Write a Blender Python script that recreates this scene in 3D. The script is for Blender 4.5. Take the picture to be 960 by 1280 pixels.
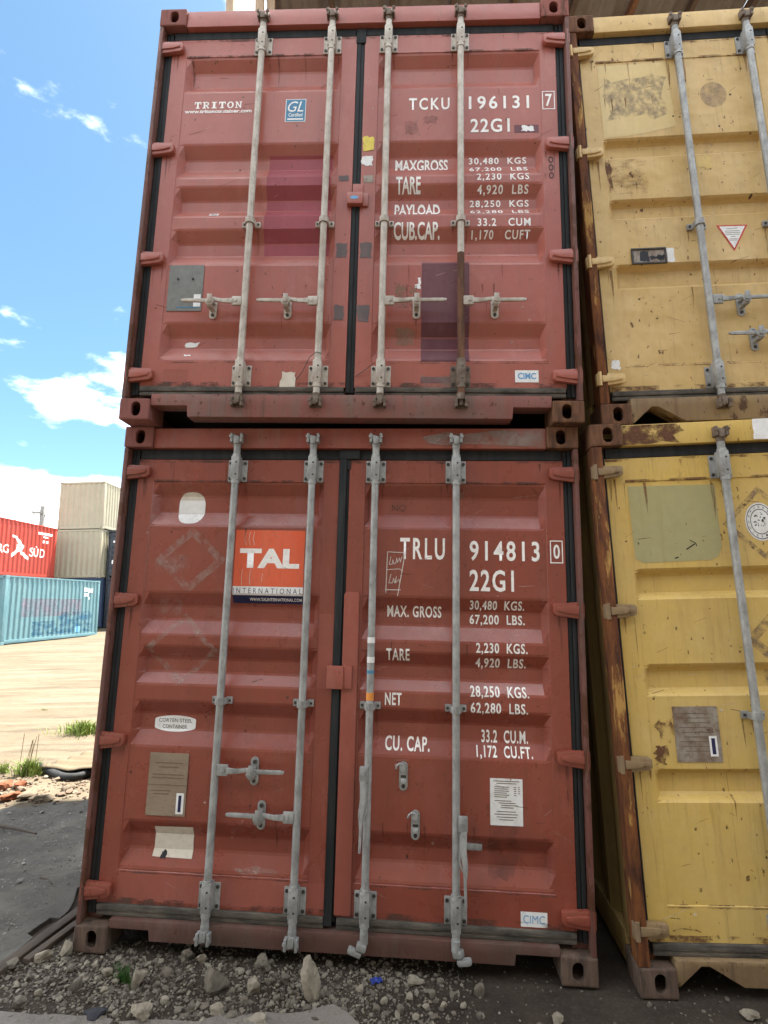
import bpy, bmesh, math, random
from mathutils import Vector, Matrix, noise
R = math.radians
scene = bpy.context.scene
for o in list(bpy.data.objects): bpy.data.objects.remove(o)

# ------------------------------------------------------------------ camera
cd = bpy.data.cameras.new('camera'); cam = bpy.data.objects.new('camera', cd)
scene.collection.objects.link(cam); scene.camera = cam
cd.sensor_width = 36; cd.sensor_fit = 'AUTO'; cd.lens = 674.46/1280*36
cd.clip_start = .05; cd.clip_end = 2000
CAM_H = 1.5553
mrot = Matrix.Rotation(R(9.526), 4, 'X') @ Matrix.Rotation(R(1.4247), 4, 'Y') @ Matrix.Rotation(R(90), 4, 'X')
cam.matrix_world = Matrix.Translation((0, 0, CAM_H)) @ mrot

# ------------------------------------------------------------------ light
SUN_EL, SUN_AZ = R(70), R(58)              # azimuth from +x towards +y
sdir = Vector((math.cos(SUN_EL)*math.cos(SUN_AZ), math.cos(SUN_EL)*math.sin(SUN_AZ), math.sin(SUN_EL)))
sl = bpy.data.lights.new('sun', 'SUN'); sl.energy = 5; sl.angle = R(.53); sl.color = (1, .95, .87)
so = bpy.data.objects.new('sun', sl); scene.collection.objects.link(so)
so.rotation_euler = sdir.to_track_quat('Z', 'Y').to_euler(); so.location = (20, 0, 30)

world = bpy.data.worlds.new('World'); scene.world = world; world.use_nodes = True
nt = world.node_tree; nt.nodes.clear()
def N(nt, t, **k):
    n = nt.nodes.new(t)
    for a, b in k.items(): setattr(n, a, b)
    return n
def build_world():
    L = nt.links.new
    out = N(nt, 'ShaderNodeOutputWorld'); bg = N(nt, 'ShaderNodeBackground'); bg.inputs[1].default_value = .05
    sky = N(nt, 'ShaderNodeTexSky', sky_type='NISHITA'); sky.sun_disc = False
    sky.sun_elevation = SUN_EL; sky.sun_rotation = R(90)-SUN_AZ
    sky.air_density = .85; sky.dust_density = .6; sky.ozone_density = .3
    tc = N(nt, 'ShaderNodeTexCoord')
    sep = N(nt, 'ShaderNodeSeparateXYZ'); L(tc.outputs['Generated'], sep.inputs[0])
    # cumulus: noise thresholded, most of it in a belt low above the horizon
    mp = N(nt, 'ShaderNodeMapping'); mp.inputs['Scale'].default_value = (1, 1, 2.2); mp.inputs['Location'].default_value = (19.10, 3.93, 15.11)
    L(tc.outputs['Generated'], mp.inputs[0])
    n1 = N(nt, 'ShaderNodeTexNoise'); n1.inputs['Scale'].default_value = 3.1; n1.inputs['Detail'].default_value = 9; n1.inputs['Roughness'].default_value = .56
    L(mp.outputs[0], n1.inputs['Vector'])
    belt = N(nt, 'ShaderNodeMapRange', interpolation_type='SMOOTHSTEP')   # 1 at the horizon, 0 higher up
    belt.inputs[1].default_value = .12; belt.inputs[2].default_value = .52; belt.inputs[3].default_value = .085; belt.inputs[4].default_value = .03
    L(sep.outputs['Z'], belt.inputs[0])
    ad = N(nt, 'ShaderNodeMath', operation='ADD'); L(n1.outputs[0], ad.inputs[0]); L(belt.outputs[0], ad.inputs[1])
    thr = N(nt, 'ShaderNodeMapRange', interpolation_type='SMOOTHSTEP'); thr.inputs[1].default_value = .512; thr.inputs[2].default_value = .65
    L(ad.outputs[0], thr.inputs[0])
    mix = N(nt, 'ShaderNodeMix', data_type='RGBA'); L(thr.outputs[0], mix.inputs[0])
    tint = N(nt, 'ShaderNodeMix', data_type='RGBA', blend_type='MULTIPLY'); tint.inputs[0].default_value = 1; tint.inputs[7].default_value = (.82, 1.06, 1.04, 1)
    L(sky.outputs[0], tint.inputs[6]); L(tint.outputs[2], mix.inputs[6])
    mix.inputs[7].default_value = (25, 25.2, 25.2, 1)
    L(mix.outputs[2], bg.inputs[0]); L(bg.outputs[0], out.inputs[0])
build_world()
vs = scene.view_settings; vs.view_transform = 'Standard'; vs.look = 'None'; vs.gamma = 1; vs.exposure = 2.4
scene.render.engine = 'CYCLES'
scene.cycles.max_bounces = 8; scene.cycles.diffuse_bounces = 5

# ------------------------------------------------------------------ materials
def mat(name):
    m = bpy.data.materials.new(name); m.use_nodes = True
    nt = m.node_tree; b = nt.nodes['Principled BSDF']
    return m, nt, b
def rgb(c): return (c[0], c[1], c[2], 1)
def noise_fac(nt, vec, scale, detail=5, rough=.6, lo=.4, hi=.6, sc=(1, 1, 1), off=(0, 0, 0)):
    mp = N(nt, 'ShaderNodeMapping'); mp.inputs['Scale'].default_value = sc; mp.inputs['Location'].default_value = off
    nt.links.new(vec, mp.inputs[0])
    n = N(nt, 'ShaderNodeTexNoise'); n.inputs['Scale'].default_value = scale; n.inputs['Detail'].default_value = detail; n.inputs['Roughness'].default_value = rough
    nt.links.new(mp.outputs[0], n.inputs['Vector'])
    r = N(nt, 'ShaderNodeMapRange'); r.inputs[1].default_value = lo; r.inputs[2].default_value = hi
    nt.links.new(n.outputs[0], r.inputs[0])
    return r.outputs[0]
def mixc(nt, fac, a, b, blend='MIX', amt=1):
    m = N(nt, 'ShaderNodeMix', data_type='RGBA', blend_type=blend)
    if amt != 1:
        q = N(nt, 'ShaderNodeMath', operation='MULTIPLY'); q.inputs[1].default_value = amt
        nt.links.new(fac, q.inputs[0]); fac = q.outputs[0]
    if hasattr(fac, 'is_linked'): nt.links.new(fac, m.inputs[0])
    else: m.inputs[0].default_value = fac
    for i, c in ((6, a), (7, b)):
        if hasattr(c, 'is_linked'): nt.links.new(c, m.inputs[i])
        else: m.inputs[i].default_value = rgb(c)
    return m.outputs[2]
def bump(nt, b, h, strength, dist, prev=None):
    n = N(nt, 'ShaderNodeBump'); n.inputs['Strength'].default_value = strength; n.inputs['Distance'].default_value = dist
    nt.links.new(h, n.inputs['Height'])
    if prev: nt.links.new(prev, n.inputs['Normal'])
    nt.links.new(n.outputs[0], b.inputs['Normal']); return n.outputs[0]

def paint(name, c1, c2, rough=.5, rust=.03, streak=.25, dirtc=(.16, .12, .09), rustc=(.09, .035, .018), dent=.006, chips=0, off=(0, 0, 0), spec=.32):
    m, nt, b = mat(name); tc = N(nt, 'ShaderNodeTexCoord'); v = tc.outputs['Object']
    col = mixc(nt, noise_fac(nt, v, 1.7, 6, .62, .36, .66, (1, 1, 1), off), c1, c2)
    fine = noise_fac(nt, v, 26, 6, .7, .35, .75)
    col = mixc(nt, fine, col, (c1[0]*.72, c1[1]*.72, c1[2]*.72), amt=.28)
    st = noise_fac(nt, v, 2.2, 7, .66, .5, .78, (6, 6, .45), (off[0]+3, 0, off[2]))
    col = mixc(nt, st, col, dirtc, amt=streak)
    cloudy = noise_fac(nt, v, 3.5, 8, .7, .5, .72, (1, 1, 1), (off[0]+7, 1, 2))
    col = mixc(nt, cloudy, col, dirtc, amt=streak*.7)
    runs = noise_fac(nt, v, 3.1, 9, .75, .56, .70, (16, 16, .8), (off[0]+11, 2, off[2]+4))
    col = mixc(nt, runs, col, tuple(x*.55 for x in dirtc), amt=streak*.8)
    chalk = noise_fac(nt, v, 5.5, 9, .72, .54, .74, (1.6, 1.6, .7), (off[0]+21, 5, off[2]))
    col = mixc(nt, chalk, col, tuple(min(.9, x*1.1+.05) for x in c2), amt=.42)
    scr = noise_fac(nt, v, 14, 10, .8, .66, .70, (1, 1, 3), (off[0]+31, 5, off[2]))
    col = mixc(nt, scr, col, tuple(x*.5 for x in c1), amt=.5)
    if chips:
        ch = noise_fac(nt, v, 11, 9, .72, .60-chips, .64-chips, (1, 1, .5), (off[0]+1, 4, 3))
        col = mixc(nt, ch, col, rustc)
    sp = noise_fac(nt, v, 46, 3, .5, .74-rust, .77-rust, (1, 1, .6), off)
    col = mixc(nt, sp, col, rustc, amt=.85)
    nt.links.new(col, b.inputs['Base Color'])
    rr = noise_fac(nt, v, 9, 5, .6, .2, .8); r2 = N(nt, 'ShaderNodeMapRange'); r2.inputs[3].default_value = rough-.1; r2.inputs[4].default_value = rough+.14
    nt.links.new(rr, r2.inputs[0]); nt.links.new(r2.outputs[0], b.inputs['Roughness'])
    b.inputs['Specular IOR Level'].default_value = spec
    h1 = noise_fac(nt, v, 2.6, 3, .5, 0, 1, (1, 1, 1), off)
    p = bump(nt, b, h1, .9, dent)
    bump(nt, b, noise_fac(nt, v, 60, 5, .6, 0, 1), .35, .0012, p)
    return m
def rusty(name, c=(.10, .04, .02), c2=(.19, .085, .035), c3=(.045, .025, .02), pc=None, amt=.5, off=0):
    m, nt, b = mat(name); tc = N(nt, 'ShaderNodeTexCoord'); v = tc.outputs['Object']
    col = mixc(nt, noise_fac(nt, v, 6, 8, .7, .38, .62, (3, 3, .5), (off, 0, 0)), c, c2)
    col = mixc(nt, noise_fac(nt, v, 13, 8, .7, .45, .66, (2, 2, .4), (off+2, 0, 0)), col, c3)
    if pc: col = mixc(nt, noise_fac(nt, v, 8, 8, .72, .5-.12*amt+.02, .56-.12*amt+.02, (2, 2, .35), (off+5, 3, 0)), col, pc)
    nt.links.new(col, b.inputs['Base Color']); b.inputs['Roughness'].default_value = .82
    b.inputs['Specular IOR Level'].default_value = .2
    bump(nt, b, noise_fac(nt, v, 22, 8, .7, 0, 1, (1.5, 1.5, .5)), .8, .006)
    return m
def simple(name, c1, c2=None, rough=.6, scale=8, spec=.3, metal=0, fine=40, b_amt=.3, b_dist=.001, sc=(1, 1, 1)):
    m, nt, b = mat(name); tc = N(nt, 'ShaderNodeTexCoord'); v = tc.outputs['Object']
    c2 = c2 or tuple(x*.75 for x in c1)
    col = mixc(nt, noise_fac(nt, v, scale, 7, .65, .38, .66, sc), c1, c2)
    col = mixc(nt, noise_fac(nt, v, fine, 4, .6, .5, .75, sc), col, tuple(x*.7 for x in c2), amt=.5)
    nt.links.new(col, b.inputs['Base Color']); b.inputs['Roughness'].default_value = rough
    b.inputs['Specular IOR Level'].default_value = spec; b.inputs['Metallic'].default_value = metal
    bump(nt, b, noise_fac(nt, v, fine, 5, .6, 0, 1, sc), b_amt, b_dist)
    return m
def residue(name, c, scale, lo, hi, sc=(1, 1, 1), amt=1., off=0):
    "worn print / glue: patchy coverage over what lies under it"
    m, nt, b = mat(name); tc = N(nt, 'ShaderNodeTexCoord'); v = tc.outputs['Object']
    f = noise_fac(nt, v, scale, 8, .7, lo, hi, sc, (off, 0, 0))
    q = N(nt, 'ShaderNodeMath', operation='MULTIPLY'); q.inputs[1].default_value = amt; nt.links.new(f, q.inputs[0])
    nt.links.new(q.outputs[0], b.inputs['Alpha']); b.inputs['Base Color'].default_value = rgb(c); b.inputs['Roughness'].default_value = .8
    return m

RED_U, RED_L = (.345, .090, .061), (.245, .056, .033)
M = {
 'red_up': paint('paint_red_faded', RED_U, (.375, .112, .078), .36, .045, .42, (.25, .12, .095), spec=.5),
 'red_low': paint('paint_red_deep', RED_L, (.27, .066, .042), .29, .04, .42, (.15, .055, .04), off=(5, 2, 1), spec=.55),
 'red_sill_up': paint('paint_red_sill', (.26, .080, .062), (.17, .10, .08), .6, .09, 1.0, (.15, .115, .09), off=(2, 7, 1)),
 'red_sill_low': paint('paint_red_sill_dirty', (.085, .042, .032), (.14, .065, .048), .7, .08, .9, (.11, .085, .065), off=(9, 7, 1)),
 'red_head_low': paint('paint_red_header', (.27, .055, .036), (.28, .095, .06), .55, .06, .5, (.20, .15, .12), off=(1, 3, 1)),
 'red_post': paint('paint_red_post', (.17, .060, .045), (.14, .07, .055), .6, .10, .8, (.08, .06, .05), chips=.08, off=(1, 1, 8)),
 'red_patch': paint('paint_red_patch', (.30, .082, .056), (.33, .10, .074), .4, .03, .2, off=(3, 3, 8)),
 'crimson': paint('paint_crimson', (.27, .045, .058), (.30, .06, .07), .45, .02, .2, (.25, .1, .1), off=(3, 9, 8)),
 'purple': paint('paint_purple', (.115, .035, .045), (.15, .055, .06), .45, .04, .35, (.2, .11, .1), off=(3, 9, 2)),
 'yel_up': paint('paint_yellow_faded', (.56, .37, .13), (.62, .43, .19), .5, .06, .55, (.42, .27, .11), (.10, .05, .02), dent=.045, off=(4, 4, 4)),
 'yel_low': paint('paint_yellow', (.61, .405, .10), (.58, .41, .15), .45, .055, .5, (.40, .26, .09), (.09, .045, .02), dent=.006, off=(8, 4, 1)),
 'yel_dirty': paint('paint_yellow_dirty', (.30, .20, .085), (.22, .15, .085), .6, .09, .8, (.17, .10, .06), (.09, .045, .02), chips=.05, off=(8, 8, 1)),
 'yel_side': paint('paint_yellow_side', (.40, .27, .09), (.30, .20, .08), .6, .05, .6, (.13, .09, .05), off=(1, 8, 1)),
 'rust_post': rusty('rust_post', (.115, .04, .018), (.25, .095, .03), (.05, .022, .015), (.42, .24, .07), -.35),
 'rust_red': rusty('rust_on_red', (.10, .045, .03), (.17, .07, .045), (.05, .03, .025), (.25, .09, .07), .9, 3),
 'rust_cast': rusty('rust_casting', (.11, .050, .028), (.21, .10, .05), (.045, .027, .02), None, 0, 7),
 'cast_red': rusty('casting_red', (.16, .07, .055), (.12, .06, .05), (.07, .04, .035), (.22, .085, .07), 1.2, 9),
 'cast_dust': rusty('casting_dusty', (.15, .10, .072), (.11, .07, .05), (.06, .042, .034), None, 0, 4),
 'rubber': simple('gasket_rubber', (.018, .020, .021), (.036, .036, .036), .7, 6, .18, sc=(4, 4, .6)),
 'rubber_low': simple('gasket_rubber_dusty', (.135, .115, .09), (.04, .037, .033), .8, 9, .25, 0, 50, .8, .004, sc=(.8, 3, 3)),
 'galv': simple('galvanised_steel', (.40, .40, .38), (.23, .225, .21), .55, 14, .4, .3, 55, .5, .0012, sc=(1, 1, .6)),
 'galv_warm': simple('galvanised_steel_worn', (.52, .47, .40), (.33, .27, .21), .55, 14, .4, .2, 55, .5, .0012, sc=(1, 1, .6)),
 'dark_hole': simple('shadow_gap_steel', (.03, .026, .022), None, .9),
 'bolt': simple('bolt_steel', (.075, .068, .06), (.045, .038, .032), .5, 30, .4, .5),
 'cam_rust': simple('cam_rusty', (.20, .155, .12), (.11, .075, .05), .7, 25, .3, .2),
 'rod_rust': rusty('rod_rust', (.11, .05, .03), (.20, .10, .055), (.06, .035, .025), None, 0, 1),
 'ink': simple('white_lettering', (.86, .83, .78), (.82, .77, .71), .55, 20, .3),
 'white': simple('white_sticker', (.80, .79, .76), (.70, .68, .64), .45, 12, .3),
 'paper': simple('paper_yellowed', (.66, .60, .50), (.55, .48, .38), .7, 6, .2),
 'black': simple('black_print', (.02, .02, .022), None, .5),
 'blue': simple('blue_print', (.055, .19, .31), (.075, .23, .35), .5, 10),
 'cyan': simple('light_blue_print', (.16, .38, .62), None, .5),
 'navy': simple('navy_print', (.022, .022, .075), None, .5),
 'orange': simple('orange_sticker', (.72, .115, .045), (.66, .14, .07), .45, 4, .35, sc=(3, 3, .6)),
 'redprint': simple('red_print', (.55, .06, .04), None, .5),
 'grey_plate': simple('grey_plate', (.19, .185, .165), (.15, .15, .13), .5, 14, .4, .3),
 'tan_plate': simple('tan_plate', (.30, .23, .16), (.25, .185, .13), .55, 5, .3, .2, sc=(1, 1, 3)),
 'dirty_plate': simple('dirty_plate', (.33, .29, .24), (.18, .12, .08), .6, 10, .3, .2),
 'plate_print': simple('plate_print', (.17, .125, .085), None, .6),
 'tape': simple('grey_tape', (.11, .085, .085), (.15, .11, .10), .6, 18),
 'yellow_st': simple('yellow_sticker', (.78, .62, .10), None, .5),
 'orange_tape': simple('orange_tape', (.80, .30, .06), None, .5),
 'olive': paint('paint_olive_patch', (.36, .325, .155), (.40, .345, .155), .55, .02, .3, (.38, .28, .10), off=(2, 2, 2)),
 'cream_patch': paint('paint_cream_patch', (.60, .47, .24), (.64, .46, .19), .55, .03, .3, (.5, .35, .16), dent=.02, off=(6, 2, 2)),
 'glue_w': residue('glue_white', (.42, .31, .26), 18, .40, .64, amt=.5),
 'glue_faint': residue('glue_faint', (.42, .30, .26), 12, .44, .7, amt=.35),
 'glue_g': residue('glue_grey', (.26, .21, .16), 24, .40, .66, (1, 1, .8), .62),
 'glue_r': residue('glue_brown', (.26, .175, .11), 26, .40, .60, amt=.7, off=4),
 'stain': residue('stain_dark', (.09, .06, .05), 9, .4, .7, amt=.45, off=2),
 'stain_sill': residue('stain_dust', (.32, .25, .21), 9, .4, .65, amt=.55, off=2),
 'rust_spot': residue('stain_rust', (.13, .05, .02), 11, .42, .6, amt=.9, off=1),
 'oliveg': residue('stain_olive', (.30, .22, .15), 18, .3, .62, amt=.6, off=3),
 'scuff_y': residue('scuff_brown', (.36, .235, .10), 16, .46, .7, (1, 1, 2), .6, 9),
 'chalk': simple('chalk_marks', (.70, .62, .55), None, .8),
}

# ------------------------------------------------------------------ mesh helpers
COL = scene.collection
def link(name, me, mt=None, parent=None):
    o = bpy.data.objects.new(name, me); COL.objects.link(o)
    if mt is not None:
        me.materials.clear(); me.materials.append(M[mt] if isinstance(mt, str) else mt)
    if parent: o.parent = parent
    return o
def empty(name, loc=(0, 0, 0), rot=(0, 0, 0)):
    o = bpy.data.objects.new(name, None); COL.objects.link(o); o.location = loc; o.rotation_euler = rot; o.empty_display_size = .2
    return o
def tag(o, label=None, cat=None, group=None, kind=None):
    if label: o['label'] = label
    if cat: o['category'] = cat
    if group: o['group'] = group
    if kind: o['kind'] = kind
    return o
class MB:
    def __init__(s): s.v = []; s.f = []; s.m = []; s.cur = 0
    def add(s, vs, fs):
        b = len(s.v); s.v += [tuple(v) for v in vs]; s.f += [tuple(i+b for i in f) for f in fs]; s.m += [s.cur]*len(fs); return s
    def box(s, x0, x1, y0, y1, z0, z1, bev=0, xf=None):
        bm = bmesh.new()
        bmesh.ops.create_cube(bm, size=1, matrix=Matrix.Translation(((x0+x1)/2, (y0+y1)/2, (z0+z1)/2)) @ Matrix.Diagonal((abs(x1-x0), abs(y1-y0), abs(z1-z0), 1)))
        if bev: bmesh.ops.bevel(bm, geom=bm.edges[:], offset=bev, segments=2, affect='EDGES', profile=.6)
        return s.bm(bm, xf)
    def bm(s, bm, xf=None):
        if xf is not None: bm.transform(xf)
        bm.verts.index_update(); s.add([v.co for v in bm.verts], [[v.index for v in f.verts] for f in bm.faces]); bm.free(); return s
    def cyl(s, p0, p1, r, n=14, r2=None, caps=True):
        p0, p1 = Vector(p0), Vector(p1); d = p1-p0; q = d.to_track_quat('Z', 'Y'); r2 = r if r2 is None else r2
        vs = []
        for p, rr in ((p0, r), (p1, r2)):
            for i in range(n):
                a = 2*math.pi*i/n; vs.append(p+q @ Vector((rr*math.cos(a), rr*math.sin(a), 0)))
        fs = [(i, (i+1) % n, n+(i+1) % n, n+i) for i in range(n)]
        if caps: fs += [tuple(range(n-1, -1, -1)), tuple(range(n, 2*n))]
        return s.add(vs, fs)
    def prism(s, poly, y0, y1, bev=0, xf=None):
        "polygon of (x, z) extruded from y0 to y1"
        bm = bmesh.new(); a = [bm.verts.new((x, y0, z)) for x, z in poly]; f = bm.faces.new(a)
        r = bmesh.ops.extrude_face_region(bm, geom=[f]); bmesh.ops.translate(bm, vec=(0, y1-y0, 0), verts=[e for e in r['geom'] if isinstance(e, bmesh.types.BMVert)])
        bmesh.ops.recalc_face_normals(bm, faces=bm.faces[:])
        if bev: bmesh.ops.bevel(bm, geom=[e for e in bm.edges if e.calc_face_angle(0) > .5], offset=bev, segments=2, affect='EDGES', profile=.6)
        return s.bm(bm, xf)
    def tube(s, pts, r, n=8):
        pts = [Vector(p) for p in pts]; rings = []
        rr = r if isinstance(r, (list, tuple)) else [r]*len(pts)
        for i, p in enumerate(pts):
            d = (pts[min(i+1, len(pts)-1)]-pts[max(i-1, 0)]).normalized(); q = d.to_track_quat('Z', 'Y')
            rings.append([p+q @ Vector((rr[i]*math.cos(2*math.pi*k/n), rr[i]*math.sin(2*math.pi*k/n), 0)) for k in range(n)])
        vs = [v for g in rings for v in g]; fs = []
        for i in range(len(pts)-1):
            for k in range(n): fs.append((i*n+k, i*n+(k+1) % n, (i+1)*n+(k+1) % n, (i+1)*n+k))
        fs += [tuple(range(n-1, -1, -1)), tuple(range((len(pts)-1)*n, len(pts)*n))]
        return s.add(vs, fs)
    def mesh(s, name='m', smooth=None):
        me = bpy.data.meshes.new(name); me.from_pydata(s.v, [], s.f); me.update()
        if any(s.m): me.polygons.foreach_set('material_index', s.m)
        bm = bmesh.new(); bm.from_mesh(me); bmesh.ops.recalc_face_normals(bm, faces=bm.faces[:]); bm.to_mesh(me); bm.free()
        if smooth:
            for p in me.polygons: p.use_smooth = True
            me.set_sharp_from_angle(angle=R(smooth))
        return me
    def build(s, name, mt, parent=None, smooth=None): return link(name, s.mesh(name, smooth), mt, parent)

def stadium(cx, cz, hw, hh, n=8):
    pts = []
    for k in range(n+1):
        a = math.pi*k/n; pts.append((cx+hw*math.cos(a), cz+(hh-hw)+hw*math.sin(a)))
    for k in range(n+1):
        a = math.pi+math.pi*k/n; pts.append((cx+hw*math.cos(a), cz-(hh-hw)+hw*math.sin(a)))
    return pts

# corner casting prototype (outer side at x=0, front at y=0), cut with real holes
def cut(me, cutters):
    o = bpy.data.objects.new('tmp', me); COL.objects.link(o); cs = []
    for c in cutters:
        co = bpy.data.objects.new('cut', c); COL.objects.link(co); cs.append(co)
        md = o.modifiers.new('b', 'BOOLEAN'); md.operation = 'DIFFERENCE'; md.object = co; md.solver = 'EXACT'
    dg = bpy.context.evaluated_depsgraph_get()
    res = bpy.data.meshes.new_from_object(o.evaluated_get(dg))
    for q in cs+[o]: bpy.data.objects.remove(q)
    return res
CW, CH, CD = .162, .118, .178
W, H, LEN = 2.438, 2.591, 6.058
def make_casting():
    body = MB().box(0, CW, 0, CD, 0, CH, .009).mesh()
    c1 = MB().box(.026, CW-.014, .022, CD-.02, .018, CH-.018).mesh()
    c2 = MB().prism(stadium(.089, CH/2, .026, .040), -.05, .06).mesh()
    c3 = MB().prism(stadium(.089, CH/2, .026, .040), -.05, .06).mesh(); c3.transform(Matrix.Rotation(R(90), 4, 'Z') @ Matrix.Scale(-1, 4, (0, 1, 0)))
    return cut(body, [c1, c2, c3])
CAST_L = make_casting()
def mirrored(me, axis='X'):
    m2 = me.copy(); m2.transform(Matrix.Scale(-1, 4, (1, 0, 0))); m2.flip_normals(); return m2
CAST_R = mirrored(CAST_L)
_cm = {}
def casting_mesh(side, mt):
    k = (side, mt)
    if k not in _cm:
        me = (CAST_L if side == 'L' else CAST_R).copy(); me.materials.clear(); me.materials.append(M[mt]); _cm[k] = me
    return _cm[k]

# ------------------------------------------------------------------ the door skin and what lies on it
GR = {'red': [(2.285, 2.215, 2.12, 2.05), (1.697, 1.622, 1.552, 1.474), (1.42, 1.352, 1.285, 1.225), (1.145, 1.077, 1.0, .922), (.575, .505, .435, .36)],
      'yl': [(1.845, 1.82, 1.727, 1.704), (1.388, 1.36, 1.272, 1.25), (.915, .893, .805, .778)],
      'yu': [(1.765, 1.745, 1.66, 1.637), (1.36, 1.34, 1.26, 1.24), (.95, .93, .83, .805)]}
DL, DR = (.075, 1.196), (1.244, 2.363)          # door extents
PL, PR = (.166, 1.108), (1.330, 2.272)          # pressed panels
ZD0, ZD1, ZP0, ZP1 = .2, 2.414, .347, 2.292
FY, STEP, GD, GX = .045, .004, .041, .028
def surf(g, x, z):
    for a, b in (PL, PR):
        if a < x < b and ZP0 < z < ZP1:
            d = 0
            for t0, t1, b1, b0 in GR[g]:
                if b0 < z < t0:
                    d = min(1, (t0-z)/(t0-t1)) if z > b1 else (z-b0)/(b1-b0)
            d = min(d, max(0, min((x-a-.002)/GX, (b-.002-x)/GX)))
            return FY+STEP+GD*d
    return FY
def breaks(g):
    zs = [ZP0, ZP1]+[q for t in GR[g] for q in t]
    xs = []
    for a, b in (PL, PR): xs += [a, a+.002, a+GX+.002, b-GX-.002, b-.002, b]
    return xs, zs
def rnd(vals, r=.005):      # soften creases: each break becomes two close ones
    out = []
    for v in vals: out += [v-r, v+r]
    return out
def door_mesh(g, side):
    x0, x1 = DL if side == 'L' else DR; a, b = PL if side == 'L' else PR
    e = .0015
    xs = sorted(set([x0, x1, a-e, a+e, a+GX+.002, b-GX-.002, b-e, b+e]+[a+(b-a)*k/6 for k in range(1, 6)]))
    zz = [ZD0, ZD1, ZP0-e, ZP0+e, ZP1-e, ZP1+e]
    for t in GR[g]:
        s = min(.006, (t[0]-t[1])*.25); zz += [q+s for q in t]+[q-s for q in t]
    zs = sorted(set(zz))
    mb = MB(); nx, nz = len(xs), len(zs)
    vs = [(x, surf(g, x, z), z) for z in zs for x in xs]
    fs = [(j*nx+i, j*nx+i+1, (j+1)*nx+i+1, (j+1)*nx+i) for j in range(nz-1) for i in range(nx-1)]
    mb.add(vs, fs)
    # edges turned back
    for pa, pb in (((x0, ZD0), (x1, ZD0)), ((x1, ZD0), (x1, ZD1)), ((x1, ZD1), (x0, ZD1)), ((x0, ZD1), (x0, ZD0))):
        mb.add([(pa[0], FY, pa[1]), (pb[0], FY, pb[1]), (pb[0], FY+.06, pb[1]), (pa[0], FY+.06, pa[1])], [(0, 1, 2, 3)])
    me = mb.mesh('door'); 
    bm = bmesh.new(); bm.from_mesh(me); bmesh.ops.remove_doubles(bm, verts=bm.verts[:], dist=1e-5); bmesh.ops.recalc_face_normals(bm, faces=bm.faces[:])
    # front must look to -y
    s = sum(f.normal.y*f.calc_area() for f in bm.faces)
    if s > 0: bmesh.ops.reverse_faces(bm, faces=bm.faces[:])
    bm.to_mesh(me); bm.free()
    return me
def drape(bm, g, lift, thick=0):
    "flat bmesh in the x,z plane -> pressed onto the door skin"
    xs, zs = breaks(g)
    vz = [v.co.z for v in bm.verts]; vx = [v.co.x for v in bm.verts]
    if not vz: return bm
    for z in zs:
        if min(vz) < z < max(vz): bmesh.ops.bisect_plane(bm, geom=bm.verts[:]+bm.edges[:]+bm.faces[:], plane_co=(0, 0, z), plane_no=(0, 0, 1), dist=1e-6)
    for x in xs:
        if min(vx) < x < max(vx): bmesh.ops.bisect_plane(bm, geom=bm.verts[:]+bm.edges[:]+bm.faces[:], plane_co=(x, 0, 0), plane_no=(1, 0, 0), dist=1e-6)
    for v in bm.verts: v.co.y = surf(g, v.co.x, v.co.z)-lift
    for f in bm.faces:
        f.normal_update()
        if f.normal.y > 0: f.normal_flip()
    return bm
def flat(polys):
    bm = bmesh.new()
    for p in polys: bm.faces.new([bm.verts.new((x, 0, z)) for x, z in p])
    return bm
def bm_obj(bm, name, mt, parent):
    me = bpy.data.meshes.new(name); bm.to_mesh(me); bm.free(); return link(name, me, mt, parent)
def decal(g, polys, mt, parent, name='sticker', lift=.0016): return bm_obj(drape(flat(polys), g, lift), name, mt, parent)
def rect(x0, z0, x1, z1): return [(x0, z0), (x1, z0), (x1, z1), (x0, z1)]
def ell(cx, cz, rx, rz, n=28): return [(cx+rx*math.cos(2*math.pi*k/n), cz+rz*math.sin(2*math.pi*k/n)) for k in range(n)]
def rough_rect(x0, z0, x1, z1, j, rng, n=5):
    pts = []; c = rect(x0, z0, x1, z1)
    for i in range(4):
        a, b = c[i], c[(i+1) % 4]
        for k in range(n): pts.append((a[0]+(b[0]-a[0])*k/n+rng.uniform(-j, j), a[1]+(b[1]-a[1])*k/n+rng.uniform(-j, j)))
    return pts
def ring(cx, cz, r0x, r0z, r1x, r1z, n=32):
    a, b = ell(cx, cz, r0x, r0z, n), ell(cx, cz, r1x, r1z, n)
    return [[a[i], a[(i+1) % n], b[(i+1) % n], b[i]] for i in range(n)]
def text_bm(body, x0, z0, x1, z1, bold=.0, space=1.0, shear=0):
    cu = bpy.data.curves.new('t', 'FONT'); cu.body = body; cu.size = 1; cu.offset = bold; cu.space_character = space; cu.shear = shear; cu.resolution_u = 3
    o = bpy.data.objects.new('t', cu); COL.objects.link(o)
    dg = bpy.context.evaluated_depsgraph_get(); me = bpy.data.meshes.new_from_object(o.evaluated_get(dg))
    bpy.data.objects.remove(o); bpy.data.curves.remove(cu)
    bm = bmesh.new(); bm.from_mesh(me); bpy.data.meshes.remove(me)
    xs = [v.co.x for v in bm.verts]; ys = [v.co.y for v in bm.verts]
    ax, bx, ay, by = min(xs), max(xs), min(ys), max(ys)
    for v in bm.verts:
        v.co = Vector((x0+(v.co.x-ax)/(bx-ax)*(x1-x0), 0, z0+(v.co.y-ay)/(by-ay)*(z1-z0)))
    return bm
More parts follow.
